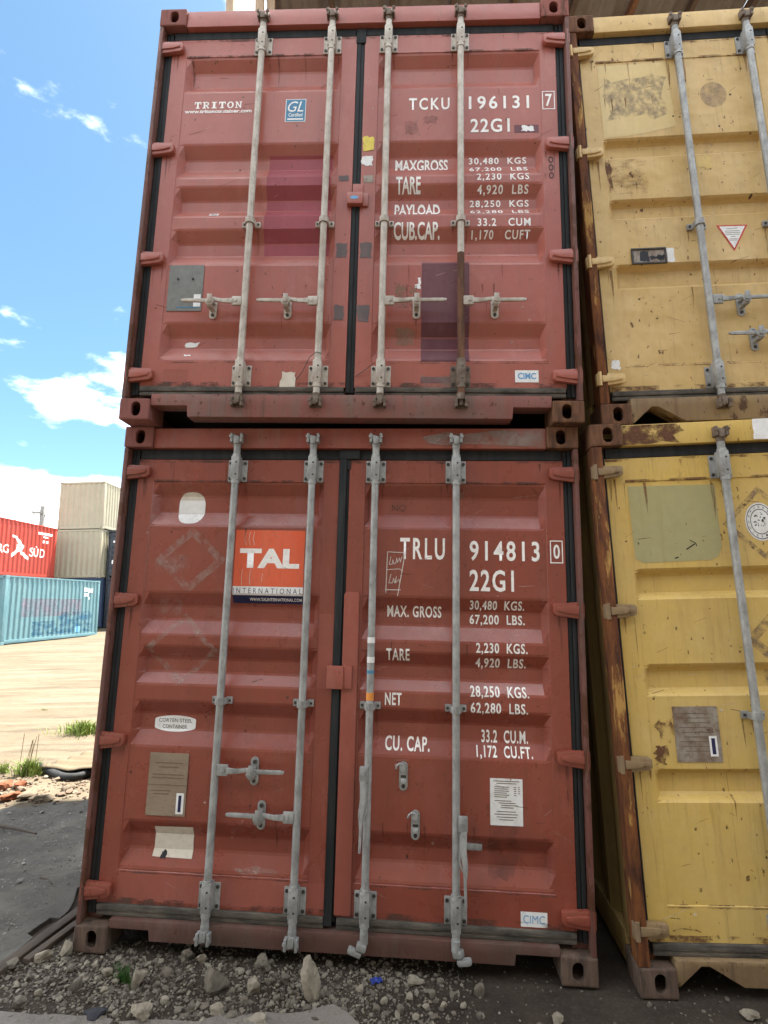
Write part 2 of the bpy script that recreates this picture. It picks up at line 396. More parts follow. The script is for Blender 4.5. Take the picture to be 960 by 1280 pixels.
def text(g, body, x0, z0, x1, z1, parent, mt='ink', bold=.012, space=1.0, lift=.0018, shear=0, name='lettering'):
    bm = text_bm(body, x0, z0, x1, z1, bold, space, shear)
    if '  ' in body or ('. ' in body):                 # a number and its unit: two objects
        iv = sorted((min(v.co.x for v in f.verts), max(v.co.x for v in f.verts)) for f in bm.faces); top = iv[0][1]; gaps = []
        for a, b in iv:
            if a > top: gaps.append((a-top, (a+top)/2))
            top = max(top, b)
        xm = max(gaps)[1]; b2 = bm.copy()
        bmesh.ops.delete(b2, geom=[f for f in b2.faces if f.calc_center_median().x < xm], context='FACES')
        bmesh.ops.delete(bm, geom=[f for f in bm.faces if f.calc_center_median().x > xm], context='FACES')
        bm_obj(drape(b2, g, lift), name, mt, parent)
    return bm_obj(drape(bm, g, lift), name, mt, parent)
def stroke(g, pts, w, mt, parent, name='chalk_mark', lift=.0018):
    polys = []
    for a, b in zip(pts[:-1], pts[1:]):
        d = Vector((b[0]-a[0], b[1]-a[1])); n = Vector((-d.y, d.x)).normalized()*w/2; d = d.normalized()*w*.3
        polys.append([(a[0]-n.x-d.x, a[1]-n.y-d.y), (b[0]-n.x+d.x, b[1]-n.y+d.y), (b[0]+n.x+d.x, b[1]+n.y+d.y), (a[0]+n.x-d.x, a[1]+n.y-d.y)])
    return decal(g, polys, mt, parent, name, lift)

# ------------------------------------------------------------------ hardware
def hinge_mesh(side):
    mb = MB()
    poly = [(-.004, -.042), (.03, -.044), (.135, -.030), (.150, -.018), (.150, .022), (.140, .030), (.03, .036), (-.004, .034)]
    mb.prism([(x, z*1.02) for x, z in poly], .016, FY-.0005, .006)
    mb.prism([(.024, -.024), (.085, -.019), (.132, -.008), (.132, .010), (.085, .016), (.024, .020)], .008, .0175, .004)
    mb.cyl((.012, .014, -.046), (.012, .014, .042), .0105, 12)
    me = mb.mesh('hinge', 45)
    if side == 'R': me = mirrored(me)
    return me
HINGE = {'L': hinge_mesh('L'), 'R': hinge_mesh('R')}
def bolt(mb, x, z, y=FY-.007, r=.0065): mb.cur = 1; mb.cyl((x, y, z), (x, y-.006, z), r, 8); mb.cur = 0
RY = .006                                          # axis of the lock rods
def bracket_mesh(v=0):
    mb = MB()
    mb.box(-.053, .053, FY-.008, FY-.0006, -.062, .058, .004)
    mb.box(-.0235, .0235, RY-.021, FY-.006, -.060, .072, .008)
    mb.cyl((0, RY, .06), (0, RY, .082), .0225, 14)
    mb.cyl((0, RY, -.078), (0, RY, -.055), .0225, 14)
    for x in (-.040, .040):
        for z in (-.044, .040): bolt(mb, x, z, FY-.007, .0085)
    mb.cur = 1
    for z in (-.03, .036): mb.cyl((0.006, RY-.0222, z), (0.006, RY-.0205, z), .0055, 8)
    mb.cur = 0
    return mb.mesh('bracket', 40)
BRK = bracket_mesh()
def guide_mesh():
    mb = MB()
    mb.box(-.052, -.02, FY-.012, FY+STEP-.0006, -.017, .017, .003); mb.box(.02, .052, FY-.012, FY+STEP-.0006, -.017, .017, .003)
    pts = []
    n = 10
    for k in range(n):           # U-shaped strap
        a0, a1 = math.pi+math.pi*k/n, math.pi+math.pi*(k+1)/n
        r0, r1 = .0205, .0265
        vs = []
        for a in (a0, a1):
            for r in (r0, r1):
                for z in (-.016, .016): vs.append((r*math.cos(a), RY+r*math.sin(a), z))
        mb.add(vs, [(0, 1, 5, 4), (2, 6, 7, 3), (0, 4, 6, 2), (1, 3, 7, 5)])
    for s in (-1, 1): mb.box(s*.0205-.003*(s < 0)*2, s*.0205+.003*(s > 0)*2, RY, FY-.006, -.016, .016)
    bolt(mb, -.040, 0, FY-.011); bolt(mb, .040, 0, FY-.011)
    return mb.mesh('rod_guide', 40)
GUIDE = guide_mesh()
def cam_mesh(top):
    s = 1 if top else -1; mb = MB()
    mb.cyl((0, RY, 0), (0, RY, s*.035), .0205, 14)
    mb.box(-.015, .015, RY-.028, RY+.006, s*.018, s*.06, .004)
    mb.box(-.036, -.006, RY-.026, RY-.006, s*.04, s*.062, .004, Matrix.Rotation(s*.25, 4, 'Y'))
    mb.box(.004, .034, RY-.020, RY, s*.024, s*.048, .004, Matrix.Rotation(-s*.2, 4, 'Y'))
    mb.cyl((0, RY, s*.03), (0, RY, s*.066), .012, 10)
    return mb.mesh('cam', 40)
CAM_T, CAM_B = cam_mesh(True), cam_mesh(False)
def keeper_mesh():
    mb = MB()
    for s in (-1, 1):
        mb.box(s*.026-.007, s*.026+.007, -.024, .014, -.024, .026, .003)
        mb.cyl((s*.03, -.02, .008), (s*.03, -.028, .008), .008, 8)
    mb.box(-.034, .034, .004, .014, -.026, -.014, .002)
    return mb.mesh('cam_keeper', 40)
KEEP = keeper_mesh()
def hang_cam_mesh():
    mb = MB()
    mb.cyl((0, RY, .01), (0, RY, -.035), .0195, 12)
    mb.box(-.022, .024, RY-.025, RY+.012, -.062, -.03, .008, Matrix.Rotation(.25, 4, 'Y'))
    mb.box(-.048, .018, RY-.022, RY+.012, -.092, -.064, .010, Matrix.Rotation(.35, 4, 'Y'))
    return mb.mesh('cam', 40)
CAM_H2 = hang_cam_mesh()
def handle_mesh(L_):
    "pivot at the rod (x=0), bar running to +x"
    mb = MB()
    mb.box(.012, .066, RY-.018, RY-.002, -.026, .026, .004)
    mb.cyl((.045, RY-.018, 0), (.045, RY-.023, 0), .008, 8)
    mb.prism([(.06, -.016), (.11, -.013), (.16, -.004), (.21, -.010), (L_-.02, -.008), (L_, -.004), (L_, .008), (L_-.02, .011), (.21, .010), (.16, .016), (.11, .010), (.06, .014)], RY-.022, RY-.010, .003)
    return mb.mesh('handle', 40)
HANDLE = handle_mesh(.345); HANDLE_M = mirrored(HANDLE)
def catch_mesh(closed):
    mb = MB(); mb.prism(stadium(0, 0, .021, .067), FY+STEP-.008, FY+STEP-.0006, .002)
    bolt(mb, 0, .044, FY+STEP-.008, .010); bolt(mb, 0, -.046, FY+STEP-.008, .009)
    if closed:
        mb.prism([(-.026, .0), (-.012, .024), (.016, .026), (.028, .006), (.012, -.020), (-.014, -.018)], RY-.030, RY-.023, .003)
        mb.box(-.012, .012, RY-.024, FY-.004, .012, .024, .003); mb.box(-.012, .012, RY-.024, FY-.004, -.026, -.014, .003)
        mb.box(-.013, .014, RY-.034, RY-.029, -.004, .044, .003)
        mb.cyl((0, RY-.030, .002), (0, RY-.036, .002), .008, 8)
    else:
        mb.cur = 1; mb.box(-.013, .013, FY-.0085, FY-.001, -.006, .004); mb.cur = 0
        mb.box(-.014, .014, RY+.012, FY-.003, -.030, -.008, .004); mb.cyl((-.002, FY-.004, .040), (-.002, FY-.022, .040), .016, 12)
        mb.tube([(-.004, FY-.020, .056), (-.020, FY-.024, .062), (-.032, FY-.024, .052), (-.036, FY-.022, .036)], .0045, 6)
    return mb.mesh('handle_catch', 40)
CATCH, CATCH_O = catch_mesh(True), catch_mesh(False)
def hang_handle_mesh():
    mb = MB(); mb.box(-.026, .018, RY-.040, RY-.018, -.035, .035, .006)
    mb.cyl((-.004, RY-.04, .004), (-.004, RY-.046, .004), .008, 8)
    mb.prism([(-.022, -.03), (.006, -.03), (.010, -.11), (-.002, -.18), (-.006, -.24), (-.010, -.345), (-.022, -.345), (-.020, -.24), (-.027, -.18), (-.020, -.11)], RY-.042, RY-.030, .003)
    mb.prism([(.0, -.04), (.012, -.04), (.016, -.17), (.002, -.20), (-.018, -.23), (-.02, -.22), (-.002, -.19), (.006, -.16)], RY-.030, RY-.022, .002)
    return mb.mesh('handle', 40)
HANDLE_H = hang_handle_mesh(); HANDLE_HM = mirrored(HANDLE_H)
_mm = {}
def inst(name, me, mt, parent, loc=(0, 0, 0), rot=(0, 0, 0)):
    k = (me.name, mt)
    if k not in _mm:
        c = me.copy(); c.materials.append(M[mt]); c.materials.append(M['bolt']); _mm[k] = c
    o = bpy.data.objects.new(name, _mm[k]); COL.objects.link(o); o.parent = parent; o.location = loc; o.rotation_euler = rot
    return o

def corr_poly(u0, u1, d0, d1, pitch):
    "trapezoid corrugation from u0 to u1, outer plane d0, inner d1"
    n = max(1, round((u1-u0)/pitch)); p = (u1-u0)/n; pts = []
    for i in range(n):
        a = u0+i*p; pts += [(a, d0), (a+p*.26, d0), (a+p*.5, d1), (a+p*.76, d1)]
    return pts+[(u1, d0)]
def container(pose, C, far=None, length=LEN):
    "C: dict of material names; local frame: x across the end, y into the box, z up"
    root = empty('shipping_container', pose[:3])
    root.rotation_mode = 'QUATERNION'
    root.rotation_quaternion = (Matrix.Rotation(R(pose[3]), 3, 'Z') @ Matrix.Rotation(R(pose[4]), 3, 'Y') @ Matrix.Rotation(R(pose[5]), 3, 'X')).to_quaternion()
    cL, cR, cT = C.get('cast_bl', C['cast']), C.get('cast_br', C['cast']), C['cast']
    for side, x in (('L', 0), ('R', W)):
        for z, mt in ((0, C.get('cast_b'+side.lower(), C['cast'])), (H-CH, C.get('cast_t'+side.lower(), C['cast']))):
            o = bpy.data.objects.new('corner_casting', casting_mesh(side, mt)); COL.objects.link(o); o.parent = root; o.location = (x, 0, z)
            o = bpy.data.objects.new('corner_casting', casting_mesh('R' if side == 'L' else 'L', C['cast'])); COL.objects.link(o); o.parent = root
            o.location = (x, length, z); o.rotation_euler = (0, 0, math.pi)
    # rails, walls, roof, floor
    for s in (0, 1):
        X = (lambda q: q) if s == 0 else (lambda q: W-q)
        def bx(name, a, b, y0, y1, z0, z1, mt, bev=.004): return MB().box(min(X(a), X(b)), max(X(a), X(b)), y0, y1, z0, z1, bev).build(name, mt, root, 40)
        bx('top_side_rail', .012, .07, CD, length-CD, H-.075, H-.012, C['side'])
        bx('bottom_side_rail', .010, .06, CD, length-CD, .03, .17, C['side'])
        pts = corr_poly(.12, length-.12, .014, .05, .278)
        mb = MB(); n = len(pts)
        mb.add([(X(d), y, z) for z in (.165, H-.07) for y, d in pts], [(i, i+1, n+i+1, n+i) for i in range(n-1)])
        mb.build('side_wall', C['side'], root)
        # rear post
        bx('corner_post', .004, .10, length-.15, length-.01, CH, H-CH, C['post'], .008)
    MB().box(.06, W-.06, .11, length-.11, H-.05, H-.022).build('roof_panel', C['side'], root)
    MB().box(.06, W-.06, .16, length-.05, .13, .165).build('floor', 'dark_hole', root)
    pts = corr_poly(.1, W-.1, length-.05, length-.014, .27); n = len(pts)
    MB().add([(x, y, z) for z in (.12, H-.06) for x, y in pts], [(i, i+1, n+i+1, n+i) for i in range(n-1)]).build('end_wall', C['side'], root)
    MB().box(CW, W-CW, length-.08, length-.008, H-.12, H-.01, .004).build('header_beam', C['side'], root, 40)
    MB().box(CW, W-CW, length-.08, length-.008, .02, .16, .004).build('sill_beam', C['side'], root, 40)
    if far == 'blind':
        pts = corr_poly(.1, W-.1, .02, .056, .285); n = len(pts)
        MB().add([(x, y, z) for z in (.12, H-.06) for x, y in pts], [(i, i+1, n+i+1, n+i) for i in range(n-1)]).build('end_wall', C['body'], root)
        MB().box(CW, W-CW, .008, .08, H-.115, H-.012, .004).build('header_beam', C['body'], root, 40)
        MB().box(CW, W-CW, .008, .08, .02, .14, .004).build('sill_beam', C['body'], root, 40)
        for a, b in ((.004, .11), (W-.11, W-.004)): MB().box(a, b, .006, .14, CH, H-CH, .008).build('corner_post', C['post'], root, 40)
        return root, None
    # ---- door end
    for s in (0, 1):
        X = (lambda q: q) if s == 0 else (lambda q: W-q)
        mb = MB()
        lip = C.get('lip', .026)
        for a, b, y0, y1 in ((.003, lip, .004, .10), (lip-.004, .098, .066, .13)):
            mb.box(min(X(a), X(b)), max(X(a), X(b)), y0, y1, CH+.001, H-CH-.001, .006)
        mb.build('corner_post', C['post'], root, 40)
    MB().box(CW+.001, W-CW-.001, .012, .11, 2.472, H-.008, .006).build('header_beam', C['head'], root, 40)
    nz, sb = C['notch'], C['sillbot']
    if C['ntype'] == 'rect':
        prof = [(CW+.001, .146), (CW+.001, nz), (.36, nz), (.366, sb), (W-.366, sb), (W-.36, nz), (W-CW-.001, nz), (W-CW-.001, .146)]
    else:
        prof = [(CW+.001, .146), (CW+.001, sb), (.17, sb-.006), (.27, nz), (.305, nz), (.44, sb), (W-.44, sb), (W-.305, nz), (W-.27, nz), (W-.17, sb), (W-CW-.001, sb), (W-CW-.001, .146)]
    MB().prism(prof, .010, .11, .004).build('sill_beam', C['sill'], root, 40)
    # gaskets
    doors = {}
    for side in 'LR':
        d = link('door', door_mesh(C['g'], side), C['body'], root); doors[side] = d
        MB().box(DL[0]+.004 if side == 'L' else DR[0]+.004, DL[1]-.004 if side == 'L' else DR[1]-.004, FY+.0575, FY+.066, ZD0+.004, ZD1-.004).build('inner_skin', C['body'], d)
        lp = C.get('lip', .026)+.002; x0, x1 = (lp, .0745) if side == 'L' else (W-.0745, W-lp)
        mb = MB(); w = (x1-x0)
        for k in (0, 1): mb.box(x0+w*(.02+.5*k), x0+w*(.48+.5*k), FY+.004-.005*k, FY+.02, ZD0-.05, ZD1+.055, .005)
        mb.build('gasket', 'rubber', d, 40)
        xa, xb = (.08, 1.19) if side == 'L' else (1.25, W-.08)
        MB().box(xa, xb, FY-.002, FY+.02, ZD1+.002, ZD1+.056, .008).build('gasket', 'rubber', d, 40)
        mb = MB(); mb.box(xa, xb, FY-.014, FY+.02, ZD0-.030, ZD0-.001, .008); mb.box(xa, xb, FY-.008, FY+.02, ZD0-.053, ZD0-.030, .006); mb.build('gasket', 'rubber_low', d, 40)
        for hz in (.262, .952, 1.650, 2.342): inst('hinge', HINGE[side], C['hinge'], d, (0 if side == 'L' else W, -.010 if C.get('lip') else 0, hz)).scale.z = .88 if C.get('lip') else 1
    mb = MB(); wd = C.get('hang')
    if wd: mb.box(1.190, 1.230, FY-.012, FY-.002, ZD0-.04, ZD1+.05, .007); mb.box(1.188, 1.30, FY-.016, FY-.002, ZD1+.004, ZD1+.055, .007)
    mb.box(1.198, 1.222, FY-.0015, FY+.03, ZD0-.03, ZD1+.02, .007); mb.box(1.220, 1.243, FY+.004, FY+.03, ZD0-.03, ZD1+.02, .006); mb.box(1.192, 1.250, FY-.006, FY+.002, ZD1-.05, ZD1+.05, .004)
    mb.build('gasket', 'rubber', doors['R'], 40)
    # lock rods
    for i, rx in enumerate((.634, 1.05, 1.386, 1.808)):
        gm = C['galv']; rod = MB().cyl((rx, RY, .135), (rx, RY, 2.485), .0185, 18).build('lock_rod', gm, root, 40)
        hang = C.get('hang') and i > 1
        inst('rod_bracket', BRK, gm, rod, (rx, 0, 2.352)); inst('rod_bracket', BRK, gm, rod, (rx, 0, .262), (0, 0, 0))
        inst('rod_guide', GUIDE, gm, rod, (rx, 0, 1.16))
        inst('cam', CAM_T, C['cam'] if not C.get('hang') else gm, rod, (rx, 0, 2.47))
        inst('cam', CAM_H2 if hang else CAM_B, gm if hang else C['cam'], rod, (rx, 0, .150), (0, 0, 0 if i != 3 else math.pi*.85))
        inst('cam_keeper', KEEP, C['cam'], root, (rx, 0, 2.520))
        if not hang: inst('cam_keeper', KEEP, C['cam'], root, (rx, 0, .098))
        if hang:
            hz = .855 if i == 2 else .655
            inst('handle', HANDLE_H if i == 2 else HANDLE_HM, gm, rod, (rx-.012 if i == 2 else rx+.026, 0, hz))
        else:
            h = C['handles'][i]
            if h:
                dr, hz = h
                inst('handle', HANDLE if dr > 0 else HANDLE_M, gm, rod, (rx, 0, hz))
                inst('handle_catch', CATCH, gm, doors['L' if i < 2 else 'R'], (rx+dr*.185, 0, hz-.012))
    return root, doors

POSE = {'rl': (-1.5303, 2.8546, -.0401, -3.4943, 2.6581, .0145), 'ru': (-1.3963, 2.7306, 2.548, -2.1273, 2.667, .2167),
        'yl': (1.058, 2.6488, -.1605, -4.3624, .0759, -.2313), 'yu': (1.1607, 2.7339, 2.4482, -2.4323, .395, -.0751)}

# ------------------------------------------------------------------ the four near containers
rng = random.Random(3)
def upper_red():
    C = dict(cast='cast_red', cast_br='rust_cast', cast_tr='rust_red', side='red_post', post='red_post', body='red_up', head='red_up', sill='red_sill_up', hinge='red_up', galv='galv_warm', cam='cam_rust',
             notch=.082, sillbot=.02, ntype='rect', g='red', handles=[(-1, .672), (-1, .672), (1, .672), (1, .672)])
    root, D = container(POSE['ru'], C); g = 'red'; L_, R_ = D['L'], D['R']
    tag(root, 'faded brick red container on top of the left stack, with crimson and purple patches', 'container', 'stacked shipping containers')
    decal(g, [rect(.70, .998, 1.07, 1.64)], 'crimson', L_, 'paint_patch', .0012)
    decal(g, [rect(1.598, .226, 1.858, .934)], 'purple', R_, 'paint_patch', .0012)
    
    SER = {'T': [rect(.36, 0, .64, 1), rect(0, .82, .36, 1), rect(.64, .82, 1, 1), rect(0, .6, .12, .82), rect(.88, .6, 1, .82), rect(.2, 0, .36, .15), rect(.64, 0, .8, .15)],
           'R': [rect(.14, 0, .38, 1), rect(0, 0, .14, .15), rect(.38, 0, .5, .15), rect(0, .86, .14, 1), rect(.38, .86, .7, 1), rect(.38, .42, .7, .56), [(.7, 1), (.92, .88), (.92, .54), (.7, .42), (.7, .56), (.72, .62), (.72, .8), (.7, .86)], [(.48, .42), (.7, .42), (.92, .15), (1, .15), (1, 0), (.78, 0)]],
           'I': [rect(.32, 0, .68, 1), rect(.12, 0, .32, .15), rect(.68, 0, .88, .15), rect(.12, .85, .32, 1), rect(.68, .85, .88, 1)],
           'O': ring(.5, .5, .5, .5, .24, .36, 20),
           'N': [rect(.12, 0, .28, 1), rect(.74, 0, .9, 1), [(.28, 1), (.28, .7), (.74, 0), (.74, .32)], rect(0, 0, .12, .13), rect(.28, 0, .4, .13), rect(0, .87, .12, 1), rect(.62, .87, .74, 1), rect(.9, .87, 1, 1)]}
    for k, ch in enumerate('TRITON'):
        lx = .239+.049*k; decal(g, [[(lx+.040*x, 1.938+.045*z) for x, z in p] for p in SER[ch]], 'ink', L_, 'lettering', .0018)
    text(g, 'www.tritoncontainer.com', .183, 1.906, .585, 1.930, L_, bold=.03)
    decal(g, [rect(.786, 1.838, .907, 1.991)], 'white', L_); decal(g, [rect(.790, 1.842, .903, 1.987)], 'blue', L_, lift=.002)
    text(g, 'GL', .800, 1.905, .893, 1.975, L_, bold=.0, shear=.3, lift=.0024); text(g, 'Certified', .806, 1.872, .888, 1.897, L_, lift=.0024)
    decal(g, [rect(.800, 1.851, .893, 1.860)], 'ink', L_, 'sticker', .0024)
    text(g, 'TCKU', 1.512, 1.902, 1.748, 1.983, R_, space=1.3, bold=.02); text(g, '196131', 1.859, 1.900, 2.205, 1.989, R_, space=1.25, bold=.02)
    text(g, '7', 2.297, 1.908, 2.335, 1.990, R_, bold=.02)
    x0, z0, x1, z1 = 2.279, 1.888, 2.351, 2.009; w = .005
    decal(g, [rect(x0, z0, x1, z0+w), rect(x0, z1-w, x1, z1), rect(x0, z0+w, x0+w, z1-w), rect(x1-w, z0+w, x1, z1-w)], 'ink', R_, 'lettering')
    text(g, '22G1', 1.868, 1.747, 2.092, 1.837, R_, space=1.15, bold=.02)
    decal(g, [rect(2.118, 1.742, 2.255, 1.792)], 'purple', R_, 'paint_patch', .0012); decal(g, [rough_rect(2.16, 1.752, 2.225, 1.785, .006, rng)], 'white', R_, 'sticker', .002)
    for body, a, b, c, d in (('MAXGROSS', 1.439, 1.533, 1.742, 1.609), ('TARE', 1.446, 1.375, 1.586, 1.466), ('PAYLOAD', 1.44, 1.228, 1.698, 1.322), ('CUB.CAP.', 1.438, 1.090, 1.696, 1.180)): text(g, body, a, b, c, d, R_, bold=.024)
    for body, a, b, c, d in (('30,480  KGS', 1.862, 1.569, 2.191, 1.618), ('67,200  LBS', 1.864, 1.508, 2.195, 1.556), ('2,230  KGS', 1.902, 1.432, 2.196, 1.484), ('4,920  LBS', 1.906, 1.365, 2.194, 1.412),
                             ('28,250  KGS', 1.866, 1.293, 2.199, 1.343), ('62,280  LBS', 1.866, 1.228, 2.195, 1.274), ('33.2   CUM', 1.905, 1.150, 2.197, 1.199), ('1,170   CUFT', 1.873, 1.084, 2.197, 1.132)): text(g, body, a, b, c, d, R_, space=1.2, bold=.02)
    # aluminium plate, its sticker
    p = MB().prism(rect(.183, .643, .379, .920), FY+STEP-.004, FY+STEP-.0007).build('data_plate', 'grey_plate', L_)
    b = MB(); [bolt(b, x, .835, FY+STEP-.004, .006) for x in (.235, .32)]; b.build('rivet', 'bolt', L_)
    MB().box(.333, .372, FY+STEP-.0052, FY+STEP-.0042, .668, .742).build('sticker', 'white', L_); MB().box(.24, .36, FY+STEP-.0052, FY+STEP-.0042, .662, .667).build('plate_line', 'blue', L_)
    decal(g, [rect(2.096, .233, 2.219, .300)], 'white', R_); text(g, 'CIMC', 2.110, .250, 2.205, .286, R_, 'cyan', bold=.03, lift=.0024)
    # centre locking block and stickers
    mb = MB(); mb.box(1.172, 1.262, FY-.034, FY-.0008, 1.272, 1.345, .006); mb.box(1.255, 1.292, FY-.012, FY-.0008, 1.272, 1.355, .004); mb.box(1.20, 1.26, FY-.010, FY-.0008, 1.345, 1.415, .004); mb.build('door_stop', 'red_up', R_, 40)
    decal(g, [ell(1.215, 1.308, .024, .010, 12)], 'cyan', R_, 'sticker', .0355)
    decal(g, [rough_rect(1.25, 1.633, 1.311, 1.725, .006, rng)], 'yellow_st', R_, lift=.0025); decal(g, [rough_rect(1.246, 1.540, 1.309, 1.598, .005, rng)], 'white', R_, lift=.002)
    for x0, z0, x1, z1 in ((1.12, .962, 1.18, 1.049), (1.254, .961, 1.314, 1.053), (1.12, .588, 1.174, .673), (1.248, .578, 1.311, .672)): decal(g, [rough_rect(x0, z0, x1, z1, .006, rng, 3)], 'tape', L_ if x1 < 1.2 else R_, 'tape_patch')
    decal(g, [rough_rect(1.12, 1.44, 1.175, 1.475, .003, rng, 3)], 'tape', L_, 'tape_patch'); decal(g, [rough_rect(1.262, 1.43, 1.315, 1.475, .003, rng, 3)], 'dirty_plate', R_, 'sticker')
    # torn rag, wire, small torn stickers
    bmr = flat([rough_rect(.85, .196, .928, .282, .008, rng)]); drape(bmr, g, .004); bm_obj(bmr, 'torn_label', 'paper', L_)
    MB().tube([(.93, FY-.01, .235), (.965, FY-.015, .28), (1.01, RY-.02, .345), (1.045, RY-.024, .372), (1.07, RY-.01, .37)], .002, 5).build('wire', 'bolt', L_, 40)
    MB().tube([(1.25, FY-.004, .262), (1.29, FY-.012, .285), (1.35, RY-.015, .315)], .002, 5).build('wire', 'bolt', R_, 40)
    decal(g, [rough_rect(.29, .452, .365, .478, .006, rng, 3)], 'white', L_, 'torn_label'); decal(g, [rough_rect(.295, .385, .335, .395, .005, rng, 3)], 'white', L_, 'torn_label')
    decal(g, [rect(.20, .222, .335, .300)], 'red_patch', L_, 'paint_patch', .0012)
    decal(g, [rect(.375, 1.238, .43, 1.262)], 'white', L_, 'sticker'); text(g, '5to', .385, 1.241, .42, 1.259, L_, 'black', lift=.0022)
    decal(g, [rough_rect(1.455, .66, 1.575, .80, .012, rng)], 'glue_r', R_, 'glue_stain'); decal(g, [rough_rect(1.46, .46, 1.56, .55, .008, rng)], 'oliveg', R_, 'glue_stain')
    decal(g, [rough_rect(1.56, .775, 1.59, .80, .004, rng, 3), rough_rect(1.578, .80, 1.592, .84, .003, rng, 3)], 'white', R_, 'torn_label')
    decal(g, [rough_rect(1.60, .20, 1.86, .27, .012, rng)], 'stain_sill', R_, 'dust_stain', .0024)
    decal(g, [rough_rect(1.49, 1.74, 1.57, 1.83, .01, rng)], 'stain', R_, 'smudge'); decal(g, [rough_rect(1.6, 1.81, 1.68, 1.86, .01, rng)], 'stain', R_, 'smudge')
    # marker scribble on the right frame
    for k, zz in enumerate((1.56, 1.51, 1.46)): decal(g, ring(2.318, zz, .014, .020, .009, .014, 12), 'black', R_, 'marker_scribble')
    # rusty lower half of the fourth rod
    rods = [o for o in root.children if o.name.startswith('lock_rod')]
    MB().cyl((1.808, RY, .13), (1.808, RY, .955), .0194, 18).build('rusty_section', 'rod_rust', rods[3], 40)
    for o in rods[3].children:
        if o.name.startswith('rod_bracket') and o.location.z < 1: o.data = o.data.copy(); o.data.materials[0] = M['cam_rust']
    return root
def lower_red():
    C = dict(cast='cast_red', cast_br='cast_dust', cast_bl='cast_dust', cast_tr='rust_cast', side='red_post', post='red_post', body='red_low', head='red_head_low', sill='red_sill_low', hinge='red_low', galv='galv', cam='galv',
             notch=.108, sillbot=.062, ntype='rect', g='red', hang=True, handles=[(1, .84), (-1, .64), None, None])
    root, D = container(POSE['rl'], C); g = 'red'; L_, R_ = D['L'], D['R']
    tag(root, 'deep red container at the bottom of the left stack, with an orange sticker', 'container', 'stacked shipping containers')
    # orange sticker
    decal(g, [rect(.645, 1.733, 1.018, 2.030)], 'orange', L_, lift=.0016); decal(g, [rect(.645, 1.687, 1.018, 1.7325)], 'white', L_, lift=.0016); decal(g, [rect(.645, 1.645, 1.018, 1.6865)], 'navy', L_, lift=.0016)
    text(g, 'TAL', .672, 1.829, .993, 1.932, L_, bold=.05, lift=.0022); text(g, 'INTERNATIONAL', .648, 1.697, 1.013, 1.724, L_, 'navy', bold=-.005, space=1.6, lift=.0022)
    text(g, 'WWW.TALINTERNATIONAL.COM', .735, 1.658, 1.012, 1.674, L_, bold=.015, lift=.0022)
    for x in (.70, .722, .745, .80): stroke(g, [(x, 2.02), (x-.006, 1.98), (x+.004, 1.95)] if x < .78 else [(x, 1.80), (x-.003, 1.76)], .002, 'chalk', L_, 'scratch', .0024)
    for x in (.692, .735): stroke(g, [(x, 1.82), (x-.004, 1.78), (x, 1.74)], .0022, 'chalk', L_, 'scratch', .0024)
    # round sticker, oval sign, plate, paper
    sq = [(.375+.074*math.copysign(abs(math.cos(t))**.72, math.cos(t)), 2.150+.088*math.copysign(abs(math.sin(t))**.72, math.sin(t))) for t in [2*math.pi*k/32 for k in range(32)]]
    decal(g, [sq], 'white', L_)
    decal(g, [[(x, z) for x, z in sq if z > 2.190]], 'paper', L_, 'sticker', .002)
    st = [(.377+.108*math.copysign(min(1, abs(math.cos(t))*1.25), math.cos(t)), 1.027+.039*math.sin(t)) for t in [2*math.pi*k/36 for k in range(36)]]
    decal(g, [st], 'white', L_); text(g, 'CORTEN STEEL', .290, 1.033, .465, 1.051, L_, 'black', bold=.0, lift=.0022); text(g, 'CONTAINER', .312, 1.003, .440, 1.021, L_, 'black', bold=.0, lift=.0022)
    MB().prism(rect(.280, .601, .480, .894), FY+STEP-.0045, FY+STEP-.0007).build('data_plate', 'tan_plate', L_)
    for z, a, b in ((.845, .31, .45), (.825, .33, .43), (.79, .30, .46), (.775, .30, .46), (.715, .30, .40), (.70, .31, .39)): MB().box(a, b, FY+STEP-.0054, FY+STEP-.0046, z, z+.0045).build('plate_line', 'plate_print', L_)
    MB().box(.28, .48, FY+STEP-.0054, FY+STEP-.0046, .742, .745).build('plate_line', 'plate_print', L_)
    MB().box(.432, .470, FY+STEP-.0056, FY+STEP-.0046, .612, .708).build('sticker', 'white', L_); MB().box(.443, .458, FY+STEP-.0062, FY+STEP-.0057, .622, .698).build('plate_line', 'navy', L_)
    decal(g, [[(.321, .405), (.372, .403), (.378, .415), (.386, .404), (.523, .402), (.519, .47), (.521, .549), (.325, .545)]], 'paper', L_, 'torn_label', .003)
    decal(g, [rough_rect(.366, .402, .392, .428, .006, rng, 3)], 'black', L_, 'hole_in_label', .0036)
    # ghost placards
    def diamond(cx, cz, rx, rz, w, mt):
        o = [(cx, cz+rz), (cx-rx, cz), (cx, cz-rz), (cx+rx, cz)]; i = [(cx, cz+rz-w), (cx-rx+w, cz), (cx, cz-rz+w), (cx+rx-w, cz)]
        decal(g, [[o[k], o[(k+1) % 4], i[(k+1) % 4], i[k]] for k in range(4)], mt, L_, 'placard_residue', .0014)
    diamond(.405, 1.868, .195, .178, .055, 'glue_w'); diamond(.39, 1.40, .20, .185, .04, 'glue_w')
    decal(g, [rough_rect(.22, 1.80, .40, 1.90, .01, rng)], 'glue_faint', L_, 'placard_residue', .0018); decal(g, [rough_rect(.24, 1.58, .36, 1.66, .01, rng)], 'glue_faint', L_, 'placard_residue', .0014); decal(g, [rough_rect(.50, 1.52, .60, 1.62, .02, rng)], 'glue_faint', L_, 'placard_residue', .0014)
